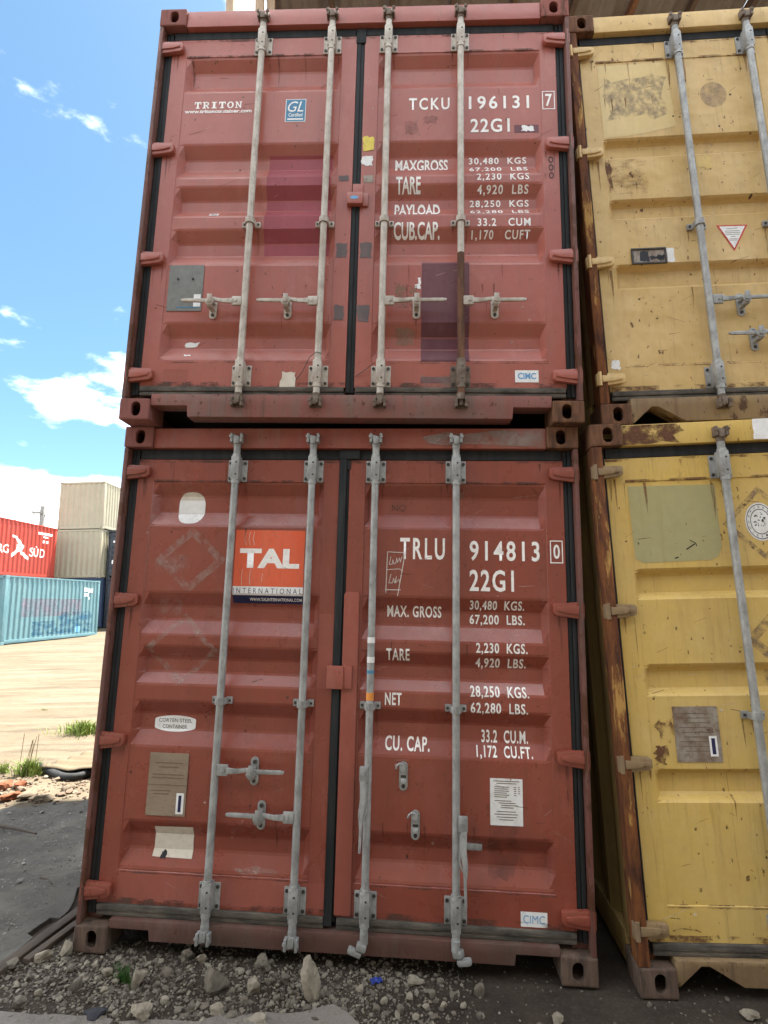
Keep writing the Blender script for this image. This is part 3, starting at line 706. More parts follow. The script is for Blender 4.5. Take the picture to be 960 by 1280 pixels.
    text(g, 'reeta', .235, 1.826, .36, 1.862, L_, 'glue_w', bold=-.01, shear=.2)
    # code and weights
    text(g, 'TRLU', 1.521, 1.888, 1.753, 2.0, R_, space=1.3, bold=.02); text(g, '914813', 1.880, 1.886, 2.235, 1.99, R_, space=1.25, bold=.02); text(g, '0', 2.303, 1.902, 2.336, 1.976, R_, bold=.02)
    x0, z0, x1, z1 = 2.287, 1.88, 2.351, 1.996; w = .005
    decal(g, [rect(x0, z0, x1, z0+w), rect(x0, z1-w, x1, z1), rect(x0, z0+w, x0+w, z1-w), rect(x1-w, z0+w, x1, z1-w)], 'ink', R_, 'lettering')
    text(g, '22G1', 1.879, 1.731, 2.103, 1.841, R_, space=1.15, bold=.02)
    for body, a, b, c, d in (('MAX. GROSS', 1.459, 1.592, 1.738, 1.651), ('TARE', 1.46, 1.376, 1.578, 1.437), ('NET', 1.458, 1.162, 1.541, 1.222), ('CU. CAP.', 1.462, .945, 1.682, 1.010),
                             ('30,480  KGS.', 1.882, 1.630, 2.157, 1.685), ('67,200  LBS.', 1.882, 1.557, 2.161, 1.614), ('2,230  KGS.', 1.910, 1.418, 2.164, 1.476), ('4,920  LBS.', 1.909, 1.344, 2.160, 1.401),
                             ('28,250  KGS.', 1.881, 1.206, 2.168, 1.265), ('62,280  LBS.', 1.882, 1.129, 2.161, 1.189), ('33.2  CU.M.', 1.938, .994, 2.165, 1.054), ('1,172  CU.FT.', 1.911, .925, 2.182, .983)): text(g, body, a, b, c, d, R_, space=1.12, bold=.022)
    text(g, 'NQ', 1.473, 2.142, 1.545, 2.182, R_, 'black', bold=-.02)
    # chalk box with scribbles
    stroke(g, [(1.451, 1.715), (1.456, 1.925), (1.548, 1.922), (1.512, 1.700)], .004, 'chalk', R_); stroke(g, [(1.448, 1.730), (1.526, 1.730)], .004, 'chalk', R_); stroke(g, [(1.452, 1.832), (1.516, 1.838), (1.536, 1.828)], .003, 'chalk', R_)
    stroke(g, [(1.474, 1.90), (1.466, 1.86), (1.482, 1.862), (1.484, 1.885), (1.490, 1.863), (1.500, 1.868), (1.505, 1.895), (1.508, 1.87), (1.520, 1.895), (1.523, 1.872), (1.532, 1.90)], .003, 'chalk', R_)
    stroke(g, [(1.476, 1.81), (1.466, 1.765), (1.484, 1.765), (1.49, 1.79), (1.496, 1.765), (1.505, 1.80), (1.50, 1.765), (1.518, 1.785), (1.520, 1.77)], .003, 'chalk', R_)
    # printed paper label
    decal(g, [rect(1.973, .632, 2.127, .842)], 'white', R_)
    lines = [(.828, .015, .139), (.818, .03, .125), (.802, .02, .09), (.793, .02, .085), (.784, .02, .09), (.775, .02, .08), (.766, .02, .09), (.757, .02, .08), (.740, .02, .10), (.730, .04, .12), (.720, .05, .13), (.710, .05, .11), (.692, .03, .12), (.680, .02, .13), (.668, .03, .125), (.656, .04, .11)]
    decal(g, [rect(1.973+a, z, 1.973+b, z+.0035) for z, a, b in lines]+[rect(2.085, z, 2.097, z+.0035) for z in (.802, .793, .784, .775, .766)]+[rect(2.105, z, 2.115, z+.0035) for z in (.802, .793, .784, .775)], 'plate_print', R_, 'print_lines', .0022)
    decal(g, [rect(2.107, .207, 2.228, .270)], 'white', R_); text(g, 'CIMC', 2.118, .222, 2.217, .256, R_, 'cyan', bold=.0, lift=.0022)
    # handle catches of the hanging handles, loose clip
    inst('handle_catch', CATCH_O, 'galv', R_, (1.556, 0, .835)); inst('handle_catch', CATCH_O, 'galv', R_, (1.617, 0, .617))
    MB().box(1.863, 1.935, FY+STEP+.008, FY+STEP+.032, .512, .540, .003).build('clip', 'galv', R_, 40)
    # door stop and cover bar
    mb = MB(); mb.box(1.165, 1.25, FY-.034, FY-.010, 1.234, 1.346, .005); mb.box(1.246, 1.292, FY-.026, FY-.008, 1.236, 1.348, .004); mb.build('door_stop', 'red_patch', R_, 40)
    MB().prism([(1.238, .21), (1.318, .21), (1.318, 1.700), (1.310, 1.715), (1.246, 1.715), (1.238, 1.700)], FY-.011, FY-.0008, .003).build('cover_bar', 'red_patch', R_, 40)
    # lighter repainted frame pieces
    decal(g, [rect(.172, .215, 1.188, .338)], 'red_patch', L_, 'paint_patch', .0012)
    decal(g, [rect(1.113, 1.23, 1.19, 1.60)], 'red_patch', L_, 'paint_patch', .0012)
    decal(g, [rough_rect(1.95, .40, 2.10, .72, .02, rng)], 'stain', R_, 'faded_arrow', .0013); decal(g, [rough_rect(1.8, 2.22, 1.86, 2.25, .01, rng, 3)], 'glue_r', R_, 'scuff')
    decal(g, [rough_rect(.75, .36, .95, .385, .008, rng)], 'glue_w', L_, 'scuff'); text(g, 'HAPE', .84, 1.10, .95, 1.125, L_, 'glue_faint', bold=-.02)
    # tape bands on the third rod
    rods = [o for o in root.children if o.name.startswith('lock_rod')]
    for z, hh, mt in ((1.478, .014, 'white'), (1.383, .014, 'white'), (1.208, .018, 'orange_tape'), (1.325, .008, 'blue')): MB().cyl((1.386, RY, z-hh), (1.386, RY, z+hh), .0192, 18).build('tape_band', mt, rods[2], 40)
    # rust haze on the header, dust on the sill
    MB().prism([(1.66, 2.50), (1.74, 2.49), (1.9, 2.497), (2.26, 2.48), (2.26, 2.575), (2.0, 2.57), (1.85, 2.55), (1.76, 2.562), (1.63, 2.535)], .009, .0112).build('worn_patch', 'stain_sill', root)
    return root
def lower_yellow():
    C = dict(cast='rust_cast', cast_bl='cast_dust', side='yel_side', post='rust_post', body='yel_low', head='yel_low', sill='yel_dirty', hinge='yel_dirty', galv='galv', cam='cam_rust',
             notch=.125, sillbot=.048, ntype='vee', lip=.054, g='yl', handles=[(1, .66), (-1, .46), (1, .66), (-1, .46)])
    root, D = container(POSE['yl'], C); g = 'yl'; L_, R_ = D['L'], D['R']
    tag(root, 'bright yellow container at the bottom of the right stack, with an olive patch', 'container', 'stacked shipping containers')
    decal(g, [[(.176, 2.268), (.60, 2.262), (.598, 1.95), (.575, 1.90), (.54, 1.885), (.22, 1.878), (.180, 1.90)]], 'olive', L_, 'paint_patch', .0012)
    # round seal
    decal(g, [ell(.795, 2.066, .072, .095)], 'white', L_); decal(g, ring(.795, 2.066, .066, .088, .063, .084), 'black', L_, 'print_ring', .0022); decal(g, ring(.795, 2.066, .048, .064, .045, .060), 'black', L_, 'print_ring', .0022)
    r2 = random.Random(8); seal = []
    for k in range(26):
        a, rr = r2.uniform(0, 6.28), r2.uniform(.004, .036); x, z = .795+rr*math.cos(a), 2.066+rr*1.3*math.sin(a); s = r2.uniform(.004, .009); t = r2.uniform(0, 3)
        seal.append([(x+s*math.cos(t), z+s*math.sin(t)), (x-s*.5*math.sin(t), z+s*.5*math.cos(t)), (x-s*math.cos(t), z-s*math.sin(t)), (x+s*.4*math.sin(t), z-s*.4*math.cos(t))])
    decal(g, seal, 'black', L_, 'print_figure', .0022)
    for k in range(16):
        a = 2*math.pi*k/16; text(g, '1828BUREAUVERITA'[k], .795+.0555*math.cos(a)-.004, 2.066+.074*math.sin(a)-.005, .795+.0555*math.cos(a)+.004, 2.066+.074*math.sin(a)+.005, L_, 'black', bold=.0, lift=.0022)
    def dia(cx, cz, r, w, mt, halves=(0, 1, 2, 3)):
        o = [(cx, cz+r), (cx-r, cz), (cx, cz-r), (cx+r, cz)]; i = [(cx, cz+r-w), (cx-r+w, cz), (cx, cz-r+w), (cx+r-w, cz)]
        decal(g, [[o[k], o[(k+1) % 4], i[(k+1) % 4], i[k]] for k in halves], mt, L_, 'placard_residue', .0014)
    dia(.80, 2.06, .185, .035, 'glue_r'); dia(.82, 1.50, .17, .06, 'glue_r'); decal(g, [rough_rect(.735, 1.28, .84, 1.36, .008, rng)], 'glue_g', L_, 'placard_residue', .0016)
    MB().prism(rect(.278, .950, .480, 1.197), FY+STEP-.004, FY+STEP-.0007).build('data_plate', 'dirty_plate', L_)
    for k in range(9): MB().box(.30+.01*(k % 3), .44+.008*(k % 2), FY+STEP-.0049, FY+STEP-.0041, 1.165-.021*k, 1.1675-.021*k).build('plate_line', 'plate_print', L_)
    MB().box(.428, .463, FY+STEP-.0055, FY+STEP-.0042, .975, 1.065).build('sticker', 'white', L_); MB().box(.437, .453, FY+STEP-.0062, FY+STEP-.0056, .985, 1.055).build('plate_line', 'navy', L_)
    decal(g, [rough_rect(.20, 1.05, .285, 1.14, .02, rng)], 'rust_spot', L_, 'rust_stain'); decal(g, [rough_rect(.18, .94, .23, 1.01, .015, rng)], 'rust_spot', L_, 'rust_stain')
    decal(g, [[(.365, 1.075), (.45, 1.08), (.45, 1.10), (.37, 1.095)]], 'rust_spot', L_, 'rust_stain', .0068)
    MB().prism([(.165, 2.475), (.30, 2.478), (.36, 2.49), (.44, 2.476), (.41, 2.52), (.47, 2.54), (.43, 2.578), (.165, 2.578)], .0095, .0113).build('rust_stain', 'rust_spot', root)
    MB().prism(rough_rect(.80, 2.475, 1.2, 2.58, .003, rng), .0090, .0113).build('worn_patch', 'white', root)
    for x, z in ((.31, .40), (.52, .45), (.2, .21), (.33, .21), (.36, .215), (.42, .21)): decal(g, [rough_rect(x, z, x+.014, z+.02, .003, rng, 2)], 'rust_spot', L_, 'rust_stain')
    stroke(g, [(.178, .245), (.21, .255), (.28, .250), (.295, .243)], .006, 'rust_spot', L_, 'scratch')
    stroke(g, [(.45, 1.985), (.475, 1.97), (.48, 1.955)], .004, 'black', L_, 'scuff'); stroke(g, [(.43, 1.94), (.47, 1.965)], .006, 'black', L_, 'scuff'); stroke(g, [(.37, 1.897), (.385, 1.902)], .006, 'black', L_, 'scuff')
    return root
def upper_yellow():
    C = dict(cast='rust_cast', side='yel_side', post='rust_post', body='yel_up', head='yel_up', sill='yel_dirty', hinge='yel_up', galv='galv', cam='cam_rust',
             notch=.098, sillbot=.014, ntype='vee', lip=.054, g='yu', handles=[(1, .69), (-1, .485), (1, .69), (-1, .485)])
    root, D = container(POSE['yu'], C); g = 'yu'; L_, R_ = D['L'], D['R']
    tag(root, 'dented pale yellow container on top of the right stack, with a triangle sticker', 'container', 'stacked shipping containers')
    decal(g, [[(.175, 2.27), (.575, 2.275), (.60, 1.83), (.45, 1.80), (.30, 1.78), (.178, 1.775)]], 'cream_patch', L_, 'paint_patch', .0012)
    decal(g, [rough_rect(.20, 1.90, .55, 2.17, .03, rng)], 'glue_g', L_, 'glue_stain', .0018)
    decal(g, [ell(.834, 2.03, .076, .086)], 'oliveg', L_, 'glue_stain'); decal(g, [rough_rect(.69, 1.54, .77, 1.62, .012, rng)], 'yel_low', L_, 'paint_patch')
    decal(g, [[(.749, 1.171), (.831, 1.006), (.921, 1.167)]], 'redprint', L_); decal(g, [[(.765, 1.162), (.832, 1.025), (.906, 1.159)]], 'white', L_, lift=.002)
    decal(g, [rect(.832-w, z, .834+w, z+.003) for z, w in ((1.146, .03), (1.130, .04), (1.119, .04), (1.108, .036), (1.095, .012), (1.080, .022), (1.072, .02))], 'plate_print', L_, 'print_lines', .0024)
    # small framed plate
    mb = MB(); x0, z0, x1, z1 = .262, .948, .455, 1.046; y = FY+STEP
    mb.box(x0, x1, y-.010, y-.0007, z0, z0+.010, .002); mb.box(x0, x1, y-.010, y-.0007, z1-.010, z1, .002); mb.box(x0, x0+.01, y-.010, y-.0007, z0+.01, z1-.01); mb.box(x1-.01, x1, y-.010, y-.0007, z0+.01, z1-.01)
    mb.build('plate_frame', 'bolt', L_, 40); MB().box(x0+.01, x1-.01, y-.004, y-.0007, z0+.01, z1-.01).build('data_plate', 'dirty_plate', L_)
    decal(g, [rough_rect(.31, .965, .36, 1.03, .006, rng), rough_rect(.36, .975, .44, .995, .006, rng), rough_rect(.405, .968, .44, 1.0, .006, rng)], 'black', L_, 'print_figure', .0046)
    decal(g, [rough_rect(.458, .955, .50, 1.045, .004, rng)], 'white', L_, 'torn_label')
    decal(g, [rough_rect(.095, .33, .14, .38, .006, rng)], 'white', L_, 'torn_label', .002)
    for x, z in ((.33, 1.30), (.36, 1.31), (.30, .74), (.31, .70), (.34, .66), (.22, .58), (.30, 1.52), (.31, 1.50), (.7, 1.50), (.26, 2.30), (.22, 1.66), (.4, 1.17)): decal(g, [rough_rect(x, z, x+.012, z+.02, .005, rng, 2)], 'rust_spot', L_, 'rust_stain')
    decal(g, [rough_rect(.172, 1.37, .20, 1.62, .01, rng)], 'rust_spot', L_, 'rust_stain'); decal(g, [rough_rect(.19, 1.40, .40, 1.62, .012, rng)], 'scuff_y', L_, 'scuff')
    return root
def wear(g, D, seed, run, light, dark, seam, n=22):
    r = random.Random(seed)
    for side, d in D.items():
        x0, x1 = DL if side == 'L' else DR; a, b = PL if side == 'L' else PR; rods = (.634, 1.05) if side == 'L' else (1.386, 1.808)
        polys = []
        def run_(x, z, w, l): polys.append([(x-w, z), (x+w, z), (x+w*.7+r.uniform(-.004, .004), z-l*.5), (x+r.uniform(-.003, .003), z-l)][::-1])
        for rx in rods:
            for dx in (-.04, .04, .0): run_(rx+dx+r.uniform(-.01, .01), 2.285, r.uniform(.003, .010), r.uniform(.06, .28)); run_(rx+dx+r.uniform(-.01, .01), 1.14, r.uniform(.003, .007), r.uniform(.04, .18))
            for _ in range(3): run_(rx+r.uniform(-.2, .2), r.choice([.62, .80]), r.uniform(.002, .006), r.uniform(.05, .2))
        hx = .12 if side == 'L' else W-.12
        for hz in (.952, 1.65, 2.342):
            for _ in range(2): run_(hx+r.uniform(-.03, .03), hz-.035, r.uniform(.003, .009), r.uniform(.05, .22))
        for _ in range(10): run_(r.uniform(x0+.03, x1-.03), r.choice([2.40, 2.285, 2.04, 1.47, .92]), r.uniform(.002, .008), r.uniform(.03, .2))
        tag(decal(g, polys, run, d, 'rust_runs', .0026), kind='stuff')
        for mt, k in ((light, n), (dark, n)):
            ps = []
            for _ in range(k):
                x, z, t, l, w = r.uniform(x0+.03, x1-.1), r.uniform(.25, 2.38), r.gauss(.2, .5), r.uniform(.008, .07)*(1 if r.random() < .85 else 2.2), r.uniform(.0009, .0024)
                dx, dz = math.cos(t)*l, math.sin(t)*l; ps.append([(x, z), (x+dx, z+dz), (x+dx, z+dz+w), (x, z+w*1.4)])
                if r.random() < .35:
                    q = r.uniform(.004, .011); ps.append([(x+q*math.cos(u)*r.uniform(.5, 1), z-.02+q*math.sin(u)*r.uniform(.5, 1)) for u in (0, 1, 2.1, 3.2, 4.1, 5.2)])
            tag(decal(g, ps, mt, d, 'scratches', .0022), kind='stuff')
        e = .010
        for p in ([rect(a, ZP1-.004, b, ZP1+e)], [rect(a, ZP0-e, b, ZP0+.004)], [rect(x0+.002, ZD0+.002, x1-.002, ZD0+.028)], [rect(x0+.002, ZD1-.016, x1-.002, ZD1-.002)]): decal(g, p, seam, d, 'seam_rust', .0021)
M['run_red'] = residue('run_red', (.085, .030, .020), 9, .40, .62, (5, 5, .5), .55, 2); M['run_yel'] = residue('run_yellow', (.20, .085, .025), 9, .38, .60, (5, 5, .5), .75, 3)
M['scr_l'] = residue('scratch_light', (.52, .33, .28), 30, .3, .5, amt=.7); M['scr_d'] = residue('scratch_dark', (.06, .028, .02), 30, .3, .5, amt=.8); M['scr_y'] = residue('scratch_pale', (.72, .60, .40), 30, .3, .5, amt=.7)
M['seam_r'] = residue('seam_red', (.10, .05, .035), 14, .47, .62, (.6, 1, 1), .8, 5); M['seam_y'] = residue('seam_yellow', (.16, .075, .03), 14, .46, .60, (.6, 1, 1), .85, 6)
def doors_of(root): return {k: d for k, d in zip('LR', sorted([o for o in root.children if o.name.startswith('door')], key=lambda o: sum(v.co.x for v in o.data.vertices)/len(o.data.vertices)))}
wear('red', doors_of(upper_red()), 11, 'run_red', 'scr_l', 'scr_d', 'seam_r'); wear('red', doors_of(lower_red()), 12, 'run_red', 'scr_l', 'scr_d', 'seam_r')
wear('yu', doors_of(upper_yellow()), 13, 'run_yel', 'scr_y', 'scr_d', 'seam_y', 40); wear('yl', doors_of(lower_yellow()), 14, 'run_yel', 'scr_y', 'scr_d', 'seam_y', 30)

# ------------------------------------------------------------------ ground
F_PX = 674.46
MC = Matrix.Rotation(R(9.526), 3, 'X') @ Matrix.Rotation(R(1.4247), 3, 'Y')
def pix(px, py, z):
    "photo pixel -> point on the horizontal plane z"
    r = MC @ Vector(((px-480)/F_PX, 1, -(py-640)/F_PX)); t = (z-CAM_H)/r.z
    return Vector((r.x*t, r.y*t, z))
def ss(a, b, x): t = min(1, max(0, (x-a)/(b-a))); return t*t*(3-2*t)
def gz(x, y):
    base = -.055-.046*(min(1.0, max(-1.5, x))+1.5)
    t = ss(9, 20, y); z = base*(1-t)+.335*t
    z += .2*ss(-16.85, -17.1, x)*ss(19, 21, y)+.28*ss(27.2, 28.2, y)*(1-ss(-16.85, -17.1, x)*.72)
    if y < 12: z += .012*noise.noise((x*2.3, y*2.3, 0))+.006*noise.noise((x*9, y*9, 3))
    elif y < 19: z += .03*noise.noise((x*.8, y*.8, 5))
    return z
def axis(fine, coarse_lo, coarse_hi):
    a, b, st = fine; v = [a+i*st for i in range(int((b-a)/st)+1)]
    s = st; q = v[-1]
    while q < coarse_hi: s *= 1.22; q += s; v.append(q)
    s = st; q = v[0]
    while q > coarse_lo: s *= 1.22; q -= s; v.insert(0, q)
    return v
def ground():
    xs = axis((-5.5, 3.5, .07), -900, 900); ys = axis((1.6, 9, .07), -300, 1500); nx = len(xs)
    me = bpy.data.meshes.new('ground')
    me.from_pydata([(x, y, gz(x, y)) for y in ys for x in xs], [], [(j*nx+i, j*nx+i+1, (j+1)*nx+i+1, (j+1)*nx+i) for j in range(len(ys)-1) for i in range(nx-1)])
    for p in me.polygons: p.use_smooth = True
    m, nt, b = mat('ground_soil'); L = nt.links.new
    geo = N(nt, 'ShaderNodeNewGeometry'); v = geo.outputs['Position']
    sand = mixc(nt, noise_fac(nt, v, .5, 8, .65, .35, .65), (.095, .075, .049), (.125, .10, .068))
    sand = mixc(nt, noise_fac(nt, v, 1.1, 8, .7, .52, .66, (.35, 1.8, 1)), sand, (.05, .039, .027), amt=.75)
    sand = mixc(nt, noise_fac(nt, v, 1.6, 8, .75, .5, .6, (.22, 1.5, 1), (9, 3, 0)), sand, (.155, .128, .09), amt=.6)
    sand = mixc(nt, noise_fac(nt, v, 6, 8, .75, .55, .68, (.5, 1.4, 1), (2, 3, 0)), sand, (.055, .044, .031), amt=.6)
    sand = mixc(nt, noise_fac(nt, v, 25, 5, .7, .55, .75), sand, (.06, .046, .032), amt=.4)
    soil = mixc(nt, noise_fac(nt, v, 5, 8, .7, .35, .65), (.036, .028, .021), (.062, .047, .034))
    soil = mixc(nt, noise_fac(nt, v, 60, 6, .7, .5, .7), soil, (.11, .095, .08), amt=.4)
    sep = N(nt, 'ShaderNodeSeparateXYZ'); L(v, sep.inputs[0])
    nz = noise_fac(nt, v, 2.5, 5, .6, 0, 1); ad = N(nt, 'ShaderNodeMath', operation='ADD'); L(sep.outputs['Y'], ad.inputs[0]); L(nz, ad.inputs[1])
    mr = N(nt, 'ShaderNodeMapRange'); mr.inputs[1].default_value = 5.0; mr.inputs[2].default_value = 5.6; L(ad.outputs[0], mr.inputs[0])
    L(mixc(nt, mr.outputs[0], soil, sand), b.inputs['Base Color']); b.inputs['Roughness'].default_value = .95; b.inputs['Specular IOR Level'].default_value = .15
    p = bump(nt, b, noise_fac(nt, v, 9, 8, .7, 0, 1), .7, .03); bump(nt, b, noise_fac(nt, v, 70, 5, .7, 0, 1), .6, .006, p)
    tag(link('ground', me, m), kind='structure')
ground()
def slab(name, poly, z_off, thick, mt, jag, seed, follow=True):
    r = random.Random(seed); pts = []
    for i in range(len(poly)):
        a, b = Vector(poly[i]), Vector(poly[(i+1) % len(poly)]); n = max(1, int((b-a).length/.07))
        n = min(n, 60)
        for k in range(n):
            q = a+(b-a)*k/n; pts.append((q.x+r.uniform(-jag, jag), q.y+r.uniform(-jag, jag)))
    bm = bmesh.new(); f = bm.faces.new([bm.verts.new((x, y, 0)) for x, y in pts])
    lo = [min(p[i] for p in pts) for i in (0, 1)]; hi = [max(p[i] for p in pts) for i in (0, 1)]
    for ax in (0, 1):
        n = int((hi[ax]-lo[ax])/.12); co = [0, 0, 0]; no = [0, 0, 0]; no[ax] = 1
        for k in range(1, n):
            co[ax] = lo[ax]+(hi[ax]-lo[ax])*k/n
            bmesh.ops.bisect_plane(bm, geom=bm.verts[:]+bm.edges[:]+bm.faces[:], plane_co=co, plane_no=no, dist=1e-5)
    if sum(f.normal.z for f in bm.faces) < 0: bmesh.ops.reverse_faces(bm, faces=bm.faces[:])
    ext = bmesh.ops.extrude_face_region(bm, geom=bm.faces[:]); up = [e for e in ext['geom'] if isinstance(e, bmesh.types.BMVert)]
    ups = set(up)
    for v in bm.verts:
        base = gz(v.co.x, v.co.y)
        v.co.z = base+z_off+.014*noise.noise((v.co.x*4, v.co.y*4, seed)) if v in ups else base+z_off-thick
    bmesh.ops.recalc_face_normals(bm, faces=bm.faces[:])
    me = bpy.data.meshes.new(name); bm.to_mesh(me); bm.free()
    return tag(link(name, me, mt), kind='structure')
def ground_mat(name, c1, c2, c3, sc=4, fine=70):
    m, nt, b = mat(name); geo = N(nt, 'ShaderNodeNewGeometry'); v = geo.outputs['Position']
    col = mixc(nt, noise_fac(nt, v, sc, 8, .7, .35, .65), c1, c2); col = mixc(nt, noise_fac(nt, v, sc*.4, 6, .6, .5, .68, (1, 1, 1), (4, 1, 0)), col, c3)
    col = mixc(nt, noise_fac(nt, v, fine, 6, .75, .52, .68), col, tuple(x*1.7 for x in c1), amt=.6)
    nt.links.new(col, b.inputs['Base Color']); b.inputs['Roughness'].default_value = .9; b.inputs['Specular IOR Level'].default_value = .25
    p = bump(nt, b, noise_fac(nt, v, 12, 8, .7, 0, 1), .9, .04); bump(nt, b, noise_fac(nt, v, 60, 6, .75, 0, 1), 1.0, .015, p)
    return m
M['asphalt'] = ground_mat('old_asphalt', (.085, .077, .064), (.14, .127, .105), (.25, .23, .185), 3.2, 45)
M['concrete'] = ground_mat('old_concrete', (.28, .245, .205), (.33, .29, .245), (.21, .185, .155), 6, 120)
slab('pavement', [(-1.93, 2.45), (-1.80, 2.75), (-1.78, 3.4), (-1.80, 4.6), (-1.9, 5.0), (-3.2, 4.75), (-6.5, 4.3), (-7, 1.5), (-2.2, 1.5)], .022, .12, 'asphalt', .05, 5)
c0, c1 = pix(0, 1266, -.04), pix(140, 1263, -.04)
slab('concrete_apron', [(c0.x-.5, c0.y+.02), (c0.x, c0.y), (c1.x, c1.y), (c1.x+.02, 1.7), (c0.x-.5, 1.7)], .012, .08, 'concrete', .012, 6)
a, b, c, d, e = [pix(*q, -.07) for q in ((150, 1272), (250, 1272), (330, 1262), (420, 1244), (470, 1272))]
slab('concrete_apron', [(c1.x+.05, c1.y-.03), (a.x, a.y), (b.x, b.y), (c.x, c.y), (d.x, d.y), (e.x, e.y-.05), (e.x, 1.7), (c1.x+.05, 1.7)], .012, .08, 'concrete', .014, 7)

# ------------------------------------------------------------------ stones
def stone_bm(seed, sub=2, flat_=.7, spiky=.35):
    bm = bmesh.new(); bmesh.ops.create_icosphere(bm, subdivisions=sub, radius=1); r = random.Random(seed); o = Vector((r.uniform(0, 50),)*3)
    pl = [(Vector((r.gauss(0, 1), r.gauss(0, 1), r.gauss(0, 1))).normalized(), r.uniform(.45, .85)) for _ in range(9)]
    for v in bm.verts:
        c = v.co.copy()
        for n, d in pl:
            k = c.dot(n)
            if k > d: c -= n*(k-d)
        v.co = c*(1+spiky*noise.noise(c*1.6+o)+.12*noise.noise(c*5+o)); v.co.z *= flat_
    return bm
def stone_mat(name, c1, c2):
    return simple(name, c1, c2, .9, 14, .2, 0, 60, .7, .004)
M['st_pale'] = stone_mat('stone_pale', (.29, .25, .188), (.17, .143, .105)); M['st_grey'] = stone_mat('stone_grey', (.165, .14, .107), (.10, .084, .064))
M['st_dark'] = stone_mat('stone_dark', (.045, .045, .05), (.03, .03, .033)); M['brick'] = stone_mat('brick_broken', (.19, .065, .032), (.14, .052, .027)); M['st_tan'] = stone_mat('stone_tan', (.145, .115, .08), (.11, .085, .058))
def rock(px, py, w, h, mt, label, seed, zg=None, group='loose stones by the left stack', dep=1., tilt=0, name='rock', cat='stone'):
    p = pix(px, py+h*.5, -.07); g0 = gz(p.x, p.y)
    for _ in range(3): p = pix(px, py+h*.42, g0); g0 = gz(p.x, p.y)
    dist = (p-Vector((0, 0, CAM_H))).dot(MC @ Vector((0, 1, 0))); s = dist/F_PX
    bm = stone_bm(seed, 3 if w > 18 else 2, 1, .3); W_, H_ = w*s/2, h*s/2
    xs = [v.co.x for v in bm.verts]; zs = [v.co.z for v in bm.verts]; kx = 2/(max(xs)-min(xs)); kz = 2/(max(zs)-min(zs))
    bm.transform(Matrix.Rotation(tilt, 4, 'Y') @ Matrix.Diagonal((W_*kx, W_*dep*kx, H_*kz*1.08, 1)))
    zmin = min(v.co.z for v in bm.verts)
    me = bpy.data.meshes.new(name); bm.to_mesh(me); bm.free()
    o = link(name, me, mt); o.location = (p.x, p.y, g0-zmin-.36*H_); tag(o, label, cat, group); return o
named = [
 (387, 1227, 24, 52, 'st_pale', 'tall upright pale stone below the lower red container', .8, -.12), (268, 1227, 32, 34, 'st_grey', 'rounded grey-brown boulder below the left red door', .9, 0),
 (330, 1204, 22, 20, 'st_grey', 'rounded grey stone touching the sill under the left door', .9, 0), (317, 1232, 18, 19, 'st_pale', 'angular pale stone between the boulder and the tall upright stone', .8, .3),
 (272, 1262, 20, 12, 'st_pale', 'small pale stone just in front of the rounded boulder', .9, 0), (176, 1268, 26, 20, 'st_pale', 'large flat pale stone at the bottom edge of the picture', .8, .2),
 (172, 1224, 16, 24, 'st_pale', 'pale upright stone beside the green weed', .8, .35), (96, 1231, 14, 15, 'st_grey', 'squarish grey stone in the gravel left of the weed', .9, .1),
 (57, 1195, 24, 13, 'st_pale', 'long pale stone lying left of the corner casting', .6, -.3), (81, 1187, 13, 20, 'st_pale', 'pale stone wedged against the left corner casting', .8, 0),
 (235, 1193, 18, 14, 'st_grey', 'grey stone under the sill right of the weed', .9, .3), (251, 1198, 12, 12, 'st_pale', 'small pale stone under the left door sill', .9, 0),
 (120, 1267, 28, 9, 'st_dark', 'dark flat stone lying on the concrete edge', .8, 0), (517, 1227, 22, 10, 'st_pale', 'flat pale stone below the right door of the lower red container', .7, .1),
 (600, 1238, 14, 18, 'st_grey', 'upright grey stone alone in the dark soil to the right', .9, .2), (14, 1207, 20, 13, 'st_grey', 'grey stone by the pavement edge at far left', .7, -.2),
 (25, 1252, 16, 13, 'st_grey', 'grey stone in the gravel at the far left bottom', .8, .2), (322, 1276, 26, 10, 'st_pale', 'pale flat stone cut by the bottom edge of the picture', .8, 0),
 (287, 1272, 20, 9, 'st_grey', 'low grey stone half sunk at the bottom edge', .8, 0), (697, 1273, 14, 11, 'st_pale', 'single pale stone on bare soil before the right corner casting', .8, 0),
 (938, 1268, 22, 10, 'st_pale', 'pale chip on the soil in front of the yellow container', .7, .2)]
for i, (px, py, w, h, mt, lab, dep, tl) in enumerate(named): rock(px, py, w, h, mt, lab, 100+i*7, dep=dep, tilt=tl)
SH = 'fist-sized or smaller loose stone in the gravel before the lower red container'
rs = random.Random(21)
for i, (px, py) in enumerate([(346, 1248), (356, 1224), (365, 1242), (400, 1244), (335, 1227), (500, 1262), (520, 1270), (600, 1270), (580, 1257), (567, 1245), (512, 1247), (555, 1257), (550, 1227), (480, 1250), (470, 1262), (430, 1262),
        (540, 1243), (533, 1258), (120, 1205), (135, 1215), (60, 1225), (75, 1245), (48, 1240), (112, 1250), (210, 1215), (225, 1240), (205, 1250), (195, 1232), (300, 1215), (305, 1250), (240, 1258), (420, 1222), (450, 1236), (412, 1205), (130, 1238), (35, 1222), (20, 1232), (88, 1210), (155, 1245), (290, 1240)]):
    s = rs.uniform(8, 12); rock(px, py, s, s*rs.uniform(.65, 1), rs.choice(['st_pale', 'st_grey', 'st_grey']), SH, 300+i*3, group='small stones in the gravel', dep=rs.uniform(.7, 1.1), tilt=rs.uniform(-.4, .4))
